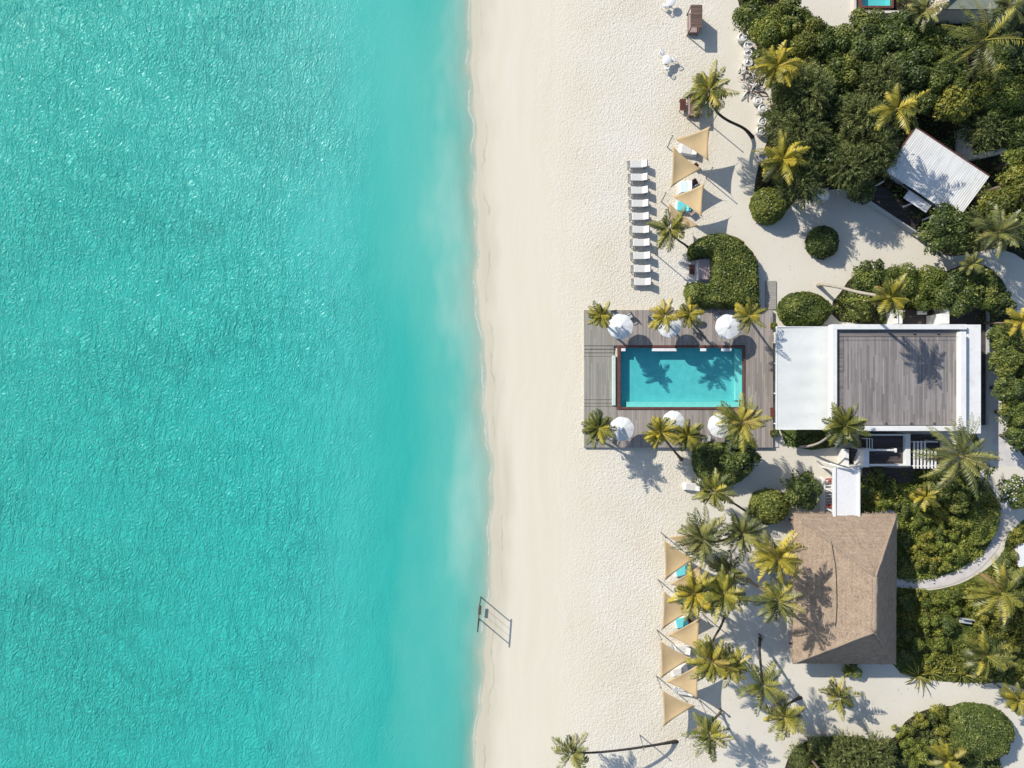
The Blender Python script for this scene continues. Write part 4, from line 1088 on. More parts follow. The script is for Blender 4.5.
make_bed(680, 671, 1.7, .8, 'cushion', 'white day bed between the two southernmost pairs of tan sails', R(16))
make_bed(685, 691, 1.6, .8, 'cushion', 'white day bed at the southern end of the sails', R(-8))
make_bed(692, 487, 1.6, .75, 'cushion', 'single white bed on the sand beside the hedge south of the pool', R(-6))

def side_table(px, py, label, mat='dkwood', s=.5, rz=.2, l=None):
    c = W(px, py, .5); t = thing('side_table', label, 'side table', (c.x, c.y, 0), rz, 'small side tables on the beach')
    l = l or s
    mb = MB(); mb.rbox((0, 0, .47), (s, l, .06), .02); mb.build('table_top', M[mat], t)
    for sx in (-1, 1):
        for sy in (-1, 1):
            mb = MB(); mb.box((sx * (s / 2 - .05), sy * (l / 2 - .05), .2), (.05, .05, .48)); mb.build('leg', M[mat], t)
side_table(683, 104.5, 'dark red side table alone on the sand left of the northern wooden cabana', 'dkwood', .62, 0.0, 1.15)
side_table(692, 269.5, 'dark red low table in front of the mauve bed in the hedge', 'dkwood', .55, 0, 1.0)
side_table(696, 165, 'dark red side table beneath the tip of the second northern sail', 'dkwood', .45, .6)
side_table(694.5, 182, 'dark red side table beside the pale blue day bed', 'dkwood', .6, .5)
side_table(692.5, 212, 'brown slatted side table beside the turquoise northern day bed', 'mauve', .65, .7, .5)
side_table(690.5, 620.5, 'dark red side table beside the rounded turquoise day bed', 'dkwood', .4, .2)
side_table(687, 668, 'grey side table under a palm beside the southern sails', 'greyfab', .55, .4)
side_table(676, 690, 'grey side table at the foot of a southern sail', 'greyfab', .5, .8)
side_table(671, 648, 'grey side table at the end of a pole shadow', 'greyfab', .45, .5)

def shade_sail(pix, hs, label, sag=.16, pull=.055):
    P = [W(x, y, h) for (x, y), h in zip(pix, hs)]
    c = sum(P, Vector()) / 3; t = thing('shade_sail', label, 'shade sail', (c.x, c.y, 0), 0, 'tan triangular shade sails')
    P = [p - Vector((c.x, c.y, 0)) for p in P]; cen = sum(P, Vector()) / 3
    n = 14; idx = {}; V = []; F = []
    for i in range(n + 1):
        for j in range(n + 1 - i):
            a, b = i / n, j / n; g = 1 - a - b
            p = P[0] * a + P[1] * b + P[2] * g
            # hems curve in between the corners
            infl = 4 * (a * b * (1 - g) ** 2 + b * g * (1 - a) ** 2 + a * g * (1 - b) ** 2) * (1 - 3.0 * min(a, b, g)) 
            p = p + (cen - p) * pull * 2.2 * max(0, infl)
            p = p + Vector((0, 0, -sag * 27 * a * b * g))
            idx[(i, j)] = len(V); V.append(p)
    for i in range(n):
        for j in range(n - i):
            F.append((idx[(i, j)], idx[(i + 1, j)], idx[(i, j + 1)]))
            if j < n - i - 1: F.append((idx[(i + 1, j)], idx[(i + 1, j + 1)], idx[(i, j + 1)]))
    mb = MB(); mb.add(V, F); o = mb.build('sail_cloth', M['sail'], t, True)
    s = o.modifiers.new('thick', 'SOLIDIFY'); s.thickness = .012
    mb = MB()
    for i in range(3):
        d = (P[i] - cen); d.z *= .3; d.normalize(); mb.tube([P[i] - d * .02, P[i] + d * .38 + Vector((0, 0, .04))], .014, 5)
    mb.build('corner_cord', M['greymetal'], t)
    return t
shade_sail([(710.5, 126), (674, 139), (708.5, 161)], (3.0, 2.5, 2.7), 'tan shade sail at the northern end of the upper group, its point to the sea')
shade_sail([(672.5, 146), (670.5, 188), (702, 169.5)], (2.9, 2.6, 2.5), 'tan shade sail second from the north, its straight edge to the sea')
shade_sail([(704.5, 183), (672, 196.5), (702, 217)], (2.9, 2.5, 2.9), 'tan shade sail between the pale blue and the turquoise day beds')
shade_sail([(668, 202), (672, 236), (699, 226)], (2.8, 2.5, 2.6), 'tan shade sail mostly hidden under the leaning beach palm')
shade_sail([(703, 531), (668, 537), (701, 557)], (2.8, 2.5, 2.6), 'tan shade sail hidden under dark palms north of the lower group')
shade_sail([(663.5, 540), (664.5, 581), (696, 559)], (2.9, 2.6, 2.6), 'northernmost tan sail of the lower group that shows its seaward edge')
shade_sail([(702, 564), (669, 584), (701, 597)], (2.8, 2.5, 2.7), 'tan shade sail almost covered by a yellow palm in the lower group')
shade_sail([(663, 590.5), (661.5, 630), (693, 611)], (2.9, 2.6, 2.6), 'tan shade sail west of the rounded turquoise day bed')
shade_sail([(700.5, 617), (666.5, 635), (699, 652)], (2.9, 2.5, 2.8), 'tan shade sail with a dark triangle of shadow just inland of it')
shade_sail([(659.5, 640.5), (660.5, 679), (693, 658.5)], (2.9, 2.6, 2.6), 'tan shade sail left of a palm crown with its edge to the beach')
shade_sail([(699, 664), (665.5, 681.5), (698, 699)], (2.9, 2.5, 2.8), 'tan shade sail with pointed end to the sea near the southern end')
shade_sail([(661.5, 690), (663, 727), (695.5, 706)], (2.9, 2.6, 2.6), 'southernmost tan shade sail on the open sand')
def sail_pole(px, py, h, label, lean=(-.18, .12)):
    b = W(px, py, 0); t = thing('sail_pole', label, 'pole', (b.x, b.y, 0), 0, 'poles that hold the shade sails')
    mb = MB(); mb.tube([(0, 0, -.2), (lean[0], lean[1], h)], [.055, .045], 8); mb.build('shaft', M['greymetal'], t, True)
    mb = MB(); mb.lathe([(.0, h + .05), (.06, h + .03), (.06, h - .05), (0, h - .06)][::-1], 8, (lean[0], lean[1], 0)); mb.build('cap', M['darkmetal'], t, True)
sail_pole(711, 125.5, 3.0, 'sail pole at the northern end of the upper sails')
sail_pole(667.5, 147.5, 2.9, 'sail pole at the sea side of the second northern sail')
sail_pole(661.5, 202, 2.8, 'sail pole just above the leaning beach palm')
sail_pole(655, 254, 3.0, 'lone slim pole on the sand west of the big hedge')
sail_pole(706, 178, 2.9, 'sail pole where two northern sails meet')
sail_pole(661, 532.5, 2.9, 'sail pole at the sea side north of the lower sails')
sail_pole(658, 579.5, 2.9, 'sail pole left of the hidden turquoise bed')
sail_pole(657, 630, 2.9, 'sail pole left of the sail with the inland shadow')
sail_pole(656.5, 676, 2.9, 'sail pole left of the southern pair of sails')
sail_pole(640, 735, 2.9, 'sail pole on the sand above the long fallen looking palm trunk')
sail_pole(699.5, 700, 2.8, 'sail pole inland at the southern end of the sails')
sail_pole(702.5, 614, 2.9, 'sail pole inland beside the dark palm crowns')

# ---- white tub chairs in a row along the jungle edge
def tub_chair():
    t = thing('tub_chair', '-', 'chair', (0, 0, 0), 0, 'round white tub chairs along the trees')
    prof = [(.25, 0), (.42, .12), (.47, .34), (.46, .56), (.40, .66), (.34, .62), (.33, .46), (0, .42)]
    MB().lathe(prof, 22).build('shell', M['sticks'] if False else M['cushion'], t, True)
    MB().lathe([(.0, .40), (.28, .42), (.30, .48), (.22, .53), (0, .54)], 18, (.04, -.02, 0)).build('seat_cushion', M['canvas'], t, True)
    Mx = Matrix.Rotation(R(35), 3, 'X'); MB().rbox((0, .20, .60), (.42, .16, .30), .06, 0, Mx).build('back_cushion', M['cushion'], t)
    return t
tubs = [(742.5, 37.5, 'round white tub chair at the northern end of the row'), (748.5, 45, 'second round white tub chair from the north, tight against the jungle'),
        (748.5, 53, 'third round white tub chair from the north along the jungle edge'), (748.5, 62.5, 'round white tub chair just above the stick heap'),
        (758, 100.5, 'round white tub chair touching the lower end of the stick heap'), (763, 108.5, 'round white tub chair second below the stick heap'),
        (762.5, 121.5, 'white tub chair next to last at the south end of the row'), (761, 131, 'round white tub chair at the southern end of the row')]
tp = None
for i, (x, y, lab) in enumerate(tubs):
    c = W(x, y, .5)
    o = tub_chair() if tp is None else copy_thing(tp, (0, 0, 0), 0, lab)
    tp = tp or o; o['label'] = lab; o.location = (c.x, c.y, 0); o.rotation_euler = (0, 0, R(-40 + i * 37)); s = [1, .95, .92, 1.0, .95, 1.0, .95, 1.05][i]; o.scale = (s, s, s)

# heap of bleached sticks and poles, added in place of a net's patterned shadow
c = W(750, 80); dw = thing('net_shadow_heap', 'tangled heap of bleached sticks in place of a net shadow, between the tub chairs and the jungle', 'sticks', (c.x, c.y, 0))
r_ = random.Random(4)
for k in range(52):
    a = r_.uniform(0, math.pi); L = r_.uniform(.5, 1.9); x = r_.uniform(-.9, .9); y = r_.uniform(-1.5, 1.2); x += -y * .25; z = r_.uniform(.05, .75) * (1 - abs(y) / 2.2)
    dx, dy = math.cos(a) * L / 2, math.sin(a) * L / 2
    mb = MB(); mb.tube([(x - dx, y - dy, max(.03, z - r_.uniform(0, .3))), (x + r_.uniform(-.1, .1), y + r_.uniform(-.1, .1), z + .06), (x + dx, y + dy, max(.03, z - r_.uniform(-.2, .3)))], [.05, .06, .025], 6)
    mb.build('branch', M['sticks'] if k % 6 else M['redwood'], dw, True)

# ---- tables with chairs on the open sand
def bistro(px, py, label, chairs, g='cafe chairs on the open sand'):
    c = W(px, py, .7); t = thing('round_table', label, 'table', (c.x, c.y, 0), 0, 'white round tables on the sand')
    MB().lathe([(0, .70), (.44, .70), (.46, .72), (.46, .74), (.44, .755), (0, .755)], 24).build('table_top', M['whitepaint'], t, True)
    MB().lathe([(.26, 0), (.26, .02), (.05, .06), (.04, .30), (.04, .70)], 14).build('pedestal', M['whitepaint'], t, True)
    for (x, y, rz, lab) in chairs:
        q = W(x, y, .5); k = thing('cafe_chair', lab, 'chair', (q.x, q.y, 0), rz, g)
        MB().rbox((0, 0, .44), (.44, .44, .05), .02).build('seat', M['whitepaint'], k)
        for sx in (-1, 1):
            for sy in (-1, 1): mb = MB(); mb.tube([(sx * .23, sy * .23, 0), (sx * .19, sy * .19, .43)], .02, 6); mb.build('leg', M['whitepaint'], k)
        mb = MB(); pts = [(.24 * math.cos(R(a)), .24 * math.sin(R(a)) , .80 - .10 * abs(math.cos(R(a)))) for a in range(-20, 201, 20)]; mb.tube(pts, .035, 6)
        for a in (0, 45, 90, 135, 180): mb.tube([(.22 * math.cos(R(a)), .22 * math.sin(R(a)), .45), (.24 * math.cos(R(a)), .24 * math.sin(R(a)), .78)], .018, 5)
        mb.build('backrest', M['whitepaint'], k, True)
bistro(667, 59.5, 'round white table on the open sand above the two wooden cabanas', [(673.5, 59.5, R(-80), 'white cafe chair on the land side of the sand table'), (666.5, 68, R(170), 'white cafe chair south of the sand table'), (662, 52.5, R(60), 'white cafe chair seaward of the sand table, turned to it')])
bistro(671, 1.5, 'round white table cut by the top edge of the picture', [(665.5, 5.5, R(150), 'white cafe chair beside the table at the top edge')])

# ---- wooden cabanas
def cabana(px, py, w, l, h, label, slat_end=False):
    c = W(px, py, h); t = thing('cabana', label, 'cabana', (c.x, c.y, 0), 0, 'wooden beach cabanas')
    mb = MB()
    n = int(l / .13)
    for k in range(n): mb.box((0, -l / 2 + l * (k + .5) / n, h), (w, l / n * .78, .06))
    mb.build('slatted_roof', M['brownwood'], t)
    for sx in (-1, 1):
        mb = MB(); mb.box((sx * (w / 2 - .05), 0, h - .08), (.08, l - .02, .09)); mb.build('roof_beam', M['brownwood'], t)
        for sy in (-1, 1): mb = MB(); mb.box((sx * (w / 2 - .06), sy * (l / 2 - .06), h / 2 - .1), (.09, .09, h - .05)); mb.build('post', M['brownwood'], t)
    mb = MB(); mb.box((w / 2 - .03, 0, h * .5), (.035, l - .24, h * .85)); mb.build('side_panel', M['brownwood'], t)
    mb = MB(); mb.rbox((0, 0, .22), (w - .2, l - .2, .3), .03); mb.build('bed_base', M['brownwood'], t)
    mb = MB(); mb.rbox((0, 0, .45), (w - .28, l - .28, .15), .05); mb.build('mattress', M['mauve'], t)
    return t
cabana(696.6, 16, 1.12, 2.2, 1.75, 'brown slatted cabana standing alone at the top of the beach')
cabana(696, 103, 1.25, 2.1, 1.3, 'brown slatted cabana partly under the leaning palm crown')
c = W(703.8, 269.5, .5); t = thing('day_bed', 'mauve cushioned bed set into a notch of the big clipped hedge', 'day bed', (c.x, c.y, 0), 0, 'padded beds near the hedge')
mb = MB(); mb.rbox((0, 0, .24), (1.25, 2.15, .42), .02); mb.build('base', M['whitepaint'], t)
mb = MB(); mb.rbox((.04, 0, .55), (1.16, 2.05, .2), .06); mb.build('mattress', M['mauve'], t)

# ---- parasols on the pool deck
def parasol(px, py, r, label, z=DZ, h=2.35):
    c = W(px, py, h + z - .2); t = thing('parasol', label, 'parasol', (c.x, c.y, z), 0, 'white parasols on the pool deck')
    n = 8; V = []; F = []
    rot = R(11)
    rings = [(0.06, h), (.35, h - .07), (.70, h - .15), (1.0, h - .24)]
    nseg = 32
    for (u, zz) in rings:
        for k in range(nseg):
            a = 2 * math.pi * k / nseg; pan = abs(math.cos(a * n / 2)); rr = r * u * (1 - .045 * (1 - pan) * u)
            V.append((rr * math.cos(a + rot), rr * math.sin(a + rot), zz - .018 * (1 - pan) * u))
    for k in range(nseg): 
        a = 2 * math.pi * k / nseg; V.append((V[3 * nseg + k][0] * 1.005, V[3 * nseg + k][1] * 1.005, V[3 * nseg + k][2] - .12))
    for i in range(4):
        for k in range(nseg): F.append((i * nseg + k, (i + 1) * nseg + k, (i + 1) * nseg + (k + 1) % nseg, i * nseg + (k + 1) % nseg))
    F.append(tuple(range(nseg)))
    mb = MB(); mb.add(V, F); mb.build('canopy', M['canvas'], t)
    mb = MB(); mb.lathe([(.22, h - .02), (.16, h + .02), (.04, h + .05), (0, h + .07)], 14); mb.build('vent_cap', M['canvas'], t, True)
    MB().tube([(0, 0, 0), (0, 0, h - .02)], .03, 8).build('pole', M['whitepaint'], t, True)
    MB().lathe([(.32, 0.004), (.32, .08), (.06, .12), (.05, .3)], 18).build('base', M['greymetal'], t, True)
    for k in range(n):
        a = rot + 2 * math.pi * k / n; mb = MB(); mb.tube([(.05 * math.cos(a), .05 * math.sin(a), h - .03), (r * .98 * math.cos(a), r * .97 * math.sin(a), h - .29)], .012, 4); mb.build('rib', M['whitepaint'], t)
    return t
parasol(620.5, 326.5, 1.24, 'white parasol at the north west corner of the pool, nearest the sea')
parasol(669.5, 325.5, 1.16, 'white parasol north of the pool with a palm crown over its edge')
parasol(728, 326.5, 1.20, 'white parasol at the north east corner of the pool, dappled with palm shade')
parasol(622, 429, 1.18, 'white parasol at the south west corner of the deck beside a palm')
parasol(673.5, 421.5, 1.05, 'white parasol south of the pool behind two palm crowns')
parasol(720.5, 425.5, 1.20, 'white parasol at the south east, half hidden by a tall tree palm')

def deck_chair(px, py, rz, label, z=DZ):
    q = W(px, py, z + .4); t = thing('deck_armchair', label, 'armchair', (q.x, q.y, z), rz, 'dark armchairs on the pool deck')
    MB().rbox((0, 0, .40), (.52, .52, .08), .03).build('seat', M['greyfab'], t)
    MB().rbox((0, .26, .62), (.56, .07, .50), .03).build('backrest', M['darkmetal'], t)
    for s in (-1, 1):
        mb = MB(); mb.rbox((s * .29, 0, .58), (.06, .56, .05), .02); mb.build('armrest', M['darkmetal'], t)
        for y in (-.25, .25): mb = MB(); mb.box((s * .29, y, .28), (.04, .04, .58)); mb.build('leg', M['darkmetal'], t)
deck_chair(651, 319, R(90), 'dark armchair left of the middle northern parasol')
deck_chair(614, 313.5, R(10), 'dark armchair behind the north west parasol')
deck_chair(629.5, 316, R(-60), 'dark armchair at the right rim of the north west parasol')
deck_chair(696, 330.5, R(100), 'dark armchair left of the dappled north east parasol')
deck_chair(717, 315.5, R(20), 'dark armchair behind the dappled north east parasol')
deck_chair(610.5, 437, R(150), 'dark armchair at the lower left rim of the south west parasol')
deck_chair(708, 438.5, R(170), 'dark armchair on the deck below the south east parasol')
deck_chair(662, 424.5, R(95), 'dark armchair left of the middle southern parasol')
q = W(713.5, 319.5, .9); t = thing('round_table', 'pale oval table with a dark rim on the deck north of the pool', 'table', (q.x - .0 - 0, q.y, DZ), 0); t.location.x = W(695, 0, .9).x; t.location.y = W(0, 318, .9).y
mb = MB(); mb.lathe([(0, .68), (.55, .68), (.58, .70), (.55, .73), (0, .73)], 24); o = mb.build('table_top', M['greyfab'], t, True); o.scale = (1, .65, 1)
MB().lathe([(.25, 0.004), (.25, .03), (.05, .07), (.05, .68)], 12).build('pedestal', M['darkmetal'], t, True)

# planters with clipped balls along the house front
def planter(px, py, r, label, mat='f_dark'):
    q = W(px, py, .8); t = thing('planter', label, 'planter', (q.x, q.y, 0.10), 0, 'planters between pool deck and house')
    MB().lathe([(r * .55, 0.004), (r * .75, .3), (r * .8, .42), (r * .68, .42), (0, .38)], 16).build('pot', M['pot'], t, True)
    rs = np.random.RandomState(int(px * 7 + py)); n = 420; D = unit(rs.normal(0, 1, (n, 3))); P = D * r * .8 * rs.uniform(.8, 1.05, (n, 1)) + np.array([0, 0, .42 + r * .6])
    V, F, T = leaves(P, D, rs, .13, .08, np.clip(rs.normal(.45, .15, n), 0, 1)); fast_mesh('foliage', V, F, M[mat], t, {'tone': T})
planter(774, 325.5, .42, 'potted shrub at the north end of the house front', 'f_yellow')
planter(774.5, 433, .55, 'potted bush at the south end of the house front', 'f_dark')
for (x, y, lab) in ((776.5, 377, 'round dark stool in front of the awning, upper one'), (776.5, 398, 'round dark stool in front of the awning, lower one')):
    q = W(x, y, .5); t = thing('bar_stool', lab, 'stool', (q.x, q.y, .10), 0, 'stools in front of the awning')
    MB().lathe([(0, .62), (.20, .62), (.22, .65), (.20, .69), (0, .69)], 18).build('seat', M['darkmetal'], t, True)
    for k in range(4): a = R(45 + 90 * k); mb = MB(); mb.tube([(.2 * math.cos(a), .2 * math.sin(a), 0), (.14 * math.cos(a), .14 * math.sin(a), .62)], .02, 5); mb.build('leg', M['darkmetal'], t)
for (x, y, lab) in ((772, 412.5, 'red brown wooden box on the deck edge by the house'), (775.5, 338.5, 'pale wooden bench at the north of the house front'), ):
    q = W(x, y, .6); t = thing('bench', lab, 'bench', (q.x, q.y, .1), 0)
    m_ = 'redwood' if 'red' in lab else 'slab'
    MB().rbox((0, 0, .62), (.42, 1.0, .08), .03).build('seat', M[m_], t)
    for s in (-1, 1): MB().box((0, s * .4, .33), (.36, .06, .53)).build('side_panel', M[m_], t)
# bollard lights, swing, small things
def stump(px, py, label):
    q = W(px, py, .5); t = thing('bollard_light', label, 'bollard', (q.x, q.y, 0), 0, 'short dark bollard lights')
    MB().tube([(0, 0, -.1), (0, 0, .75)], .09, 10).build('shaft', M['darkmetal'], t, True); MB().lathe([(.12, .72), (.13, .80), (.08, .86), (0, .87)], 12).build('lamp_head', M['greymetal'], t, True)
stump(722, 711.5, 'dark bollard on the sand right of the southern sails'); stump(761, 636, 'dark bollard in the palm shade west of the hut')

a = W(479.8, 603, 2.7); b = W(477.6, 632, 2.7); c = (a + b) / 2
sw = thing('beach_swing', 'wooden swing frame standing in the shallows at the edge of the sea', 'swing', (c.x, c.y, 0))
A = a - Vector((c.x, c.y, 0)); B = b - Vector((c.x, c.y, 0)); d = (B - A).normalized()
M['swingwood'] = plain('wet_dark_wood', (0.075, 0.065, 0.055), 0.7, 0.2)
for p in (A, B):
    q = p - d * (.30 if p is B else -.30); mb = MB(); mb.tube([(q.x, q.y, -.6), (q.x, q.y, 2.66)], [.065, .055], 9); mb.build('post', M['swingwood'], sw, True)
mb = MB(); mb.tube([A, B], .06, 9); mb.build('top_beam', M['swingwood'], sw, True)
m_ = (A + B) / 2; pr = Vector((-d.y, d.x, 0))
for s in (-.35, .35):
    p = m_ + d * s; mb = MB(); mb.tube([p, Vector((p.x, p.y, .55))], .015, 5); mb.build('rope', M['sticks'], sw)
mb = MB(); mb.box((m_.x, m_.y, .53), (.30, .9, .05), math.atan2(d.y, d.x) - math.pi / 2); mb.build('seat', M['swingwood'], sw)

q = W(763, 157, .6); t = thing('beach_chair', 'white chair with dark cushions under the palm at the jungle edge', 'chair', (q.x, q.y, 0), R(20))
MB().rbox((0, 0, .40), (.70, .65, .14), .04).build('seat', M['cushion'], t); MB().rbox((0, .33, .62), (.72, .12, .45), .04).build('backrest', M['cushion'], t)
for sx in (-1, 1):
    MB().rbox((sx * .36, 0, .52), (.10, .66, .12), .03).build('armrest', M['greyfab'], t)
    for sy in (-1, 1): MB().box((sx * .33, sy * .28, .16), (.06, .06, .34)).build('leg', M['darkmetal'], t)
q = W(819, 194, 1.9); t = thing('garden_tent', 'small white canvas shelter at the lower edge of the jungle', 'shelter', (q.x, q.y, 0), R(4))
MB().add([(-.95, -.55, 1.75), (.95, -.55, 1.75), (.95, .55, 1.85), (-.95, .55, 1.85), (-.95, 0, 2.0), (.95, 0, 2.05)], [(0, 1, 5, 4), (4, 5, 2, 3), (0, 4, 3), (1, 2, 5)]).build('canopy', M['canvas'], t)
for sx in (-1, 1):
    for sy in (-1, 1): MB().tube([(sx * .9, sy * .5, -.1), (sx * .9, sy * .5, 1.8)], .03, 6).build('pole', M['whitepaint'], t)
q = W(969, 622.5, .9); t = thing('garden_bench', 'small pale blue grey bench among the garden plants', 'bench', (q.x, q.y, 0), R(-8))
MB().rbox((0, 0, .45), (1.25, .5, .07), .02).build('seat', M['greyfab'], t); MB().rbox((0, .26, .72), (1.25, .07, .42), .02).build('backrest', M['greyfab'], t)
for s in (-1, 1): MB().box((s * .5, 0, .2), (.08, .42, .44)).build('leg', M['greyfab'], t)

# ------------------------------------------------------------------ vegetation
# palms: heart of the crown, crown radius, height, foot
palm(709, 91, 25, 6.6, (753.5, 137), 'coconut palm with a long dark curving trunk above a wooden cabana', 'f_palm', 'darktrunk', 20,
     [(744, 128.5, 1.3), (727, 120, 3.0), (717, 112, 4.3), (713, 103, 5.6)])
palm(669.5, 229, 22, 3.8, (689, 247), 'small coconut palm leaning from the big hedge towards the loungers', 'f_palm', 'darktrunk', 13, [(684, 244, .9), (677, 239, 2.2)], True)
palm(777, 66, 25, 6.8, (790, 90), 'yellow coconut palm rising from the west side of the jungle', 'f_palmyel', nf=20)
palm(782, 160, 27, 5.8, (768, 182), 'yellow coconut palm at the jungle edge beside the white chair', 'f_palmyel', nf=19)
palm(897, 109, 27, 8.6, (892, 128), 'yellow coconut palm just above the corner of the corrugated roof', 'f_palmyel', nf=13, sparse=True)
palm(984, 40, 40, 7.5, (972, 58), 'large arching palm at the top right of the jungle', 'f_palm', nf=17, sparse=True)
palm(925, 10, 20, 5.0, None, 'dark palm at the top edge beside the flat roofed house', 'f_palmdark', nf=14)
palm(1010, 6, 24, 6.5, None, 'palm in the top right corner of the picture', 'f_palmdark', nf=14)
palm(999, 232, 26, 6.2, None, 'olive palm with drooping fronds right of the dark round tree', 'f_palmdark', nf=15)
palm(890, 297, 22, 10.0, (818.5, 285), 'tall yellow palm with a pale trunk whose shadow lies on the roof terrace', 'f_palmyel', 'paletrunk', 17, [(823, 284.6, 1.2), (838, 287, 3.6), (862, 293, 7.0)])
palm(845, 425, 23, 6.5, (797, 446), 'bushy palm with a curved pale trunk over the corner of the awning', 'f_palm', 'paletrunk', 24, [(806, 446.5, .9), (819, 443, 2.6), (832, 434, 4.6)])
palm(958, 455, 40, 6.5, (946, 452), 'very large dull green palm over the pergola', 'f_palmdark', nf=22)
palm(972, 264, 13, 4.5, None, 'small palm standing among the shrubs north east of the beach house', 'f_palmdark', nf=12)
palm(1022, 322, 18, 5.0, None, 'yellowish palm at the right edge beside the house hedge', 'f_palmyel', nf=13)
# round the pool
palm(601, 315.5, 15, 5.3, (621, 341.5), 'young palm leaning out over the sand at the north west deck corner', 'f_palmyel', 'bark', 13, None, True, 'young palms round the pool', True)
palm(664, 316, 17, 5.1, (677.5, 334), 'young palm over the middle northern parasol', 'f_palmyel', 'bark', 13, None, True, 'young palms round the pool', True)
palm(689, 314, 15, 4.7, (708.5, 341), 'young golden palm with its trunk reaching the northern pool edge', 'f_palmyel', 'bark', 14, None, True, 'young palms round the pool', True)
palm(749, 316, 18, 5.2, (738, 298), 'young palm at the north east corner of the pool deck by the boardwalk', 'f_palmyel', 'paletrunk', 13, None, True, 'young palms round the pool', True)
palm(598.5, 428, 19, 4.6, (596, 441), 'palm at the south west deck corner beside a parasol', 'f_palm', 'bark', 19, None, True, 'young palms round the pool')
palm(660, 432, 18, 4.2, (683, 461), 'left one of two palms side by side on the southern deck edge', 'f_palmyel', 'bark', 18, None, True, 'young palms round the pool')
palm(687, 435, 18, 4.4, (696, 458), 'right one of two palms side by side on the southern deck edge', 'f_palmyel', 'bark', 17, None, True, 'young palms round the pool')
palm(741, 422, 27, 7.5, (734, 466), 'tall olive palm at the south east corner of the pool', 'f_palm', 'bark', 20, [(733, 462, 1.5), (730, 450, 3.5)])
# southern grove
palm(713, 491, 21, 4.6, (751, 516), 'palm leaning to the sea just below the southern hedge', 'f_palm', 'darktrunk', 15, [(744, 510, 1.2), (730, 501, 3.0)], True)
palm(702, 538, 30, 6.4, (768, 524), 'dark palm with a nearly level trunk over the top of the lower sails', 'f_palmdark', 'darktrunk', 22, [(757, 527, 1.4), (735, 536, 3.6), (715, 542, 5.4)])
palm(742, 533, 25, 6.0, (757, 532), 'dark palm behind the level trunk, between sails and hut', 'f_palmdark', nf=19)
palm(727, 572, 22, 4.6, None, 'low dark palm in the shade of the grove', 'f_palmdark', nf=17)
palm(777, 557, 28, 8.6, (752, 536), 'bright yellow palm beside the north west corner of the hut', 'f_palmyel', nf=22)
palm(694, 593, 26, 6.4, (706, 612), 'yellowish palm covering a sail, left of its twin', 'f_palmyel', nf=22)
palm(723, 594, 26, 7.2, (735, 590), 'green palm close behind the sails, right of its twin', 'f_palm', nf=22)
palm(777, 601, 27, 8.6, (748, 580), 'green palm half over the west slope of the hut', 'f_palm', nf=16, sparse=True)
palm(711, 661, 25, 5.4, (726, 615), 'palm crown over the southern sails with a dark curved trunk', 'f_palm', 'darktrunk', 20, [(721, 626, 1.6), (712, 643, 3.6)])
palm(730, 665, 22, 5.0, None, 'dense palm crown pressed against the southern sail palm', 'f_palm', nf=19)
palm(763, 685, 26, 6.4, (761, 638), 'palm with long loose fronds in the middle of the southern sand', 'f_palm', 'darktrunk', 13, [(759.5, 649, 2.0), (761, 668, 4.4)], True)
palm(784, 717, 23, 5.6, (802, 698), 'palm in the southern sand whose dark trunk leans from the right', 'f_palm', 'darktrunk', 17, None, True)
palm(709, 735, 23, 5.0, (723, 712), 'palm on the sand below the southernmost sails', 'f_palm', 'bark', 15, None, True)
palm(839, 697, 20, 3.2, (829, 687), 'small palm on the open sand south of the hut', 'f_palm', 'bark', 12, None, True)
palm(572.5, 753, 22, 5.2, (678.5, 742), 'palm hanging far out over the beach on a long low trunk', 'f_palmdark', 'darktrunk', 13, [(655, 745, 1.7), (625, 749.5, 3.3), (595, 752.5, 4.6)], True)
# right hand garden
palm(1001, 592, 34, 5.5, (1000, 586), 'large arching palm beside the garden walk at the right edge', 'f_palm', nf=18)
palm(985, 655, 26, 4.5, (984, 648), 'arching palm in the lower part of the garden', 'f_palm', nf=16, sparse=True)
palm(925, 497, 15, 3.0, None, 'small reddish yellow palm in the shade behind the covered walk', 'f_palmyel', nf=13)
palm(1018, 700, 18, 4.0, None, 'yellow palm at the right edge of the lower sand path', 'f_palmyel', nf=15)
palm(948, 760, 21, 3.6, (929, 745), 'yellow palm at the bottom of the round planted island', 'f_palmyel', 'paletrunk', 13)
palm(835, 790, 20, 6.0, None, 'palm just below the bottom edge of the picture', 'f_palm', nf=14)

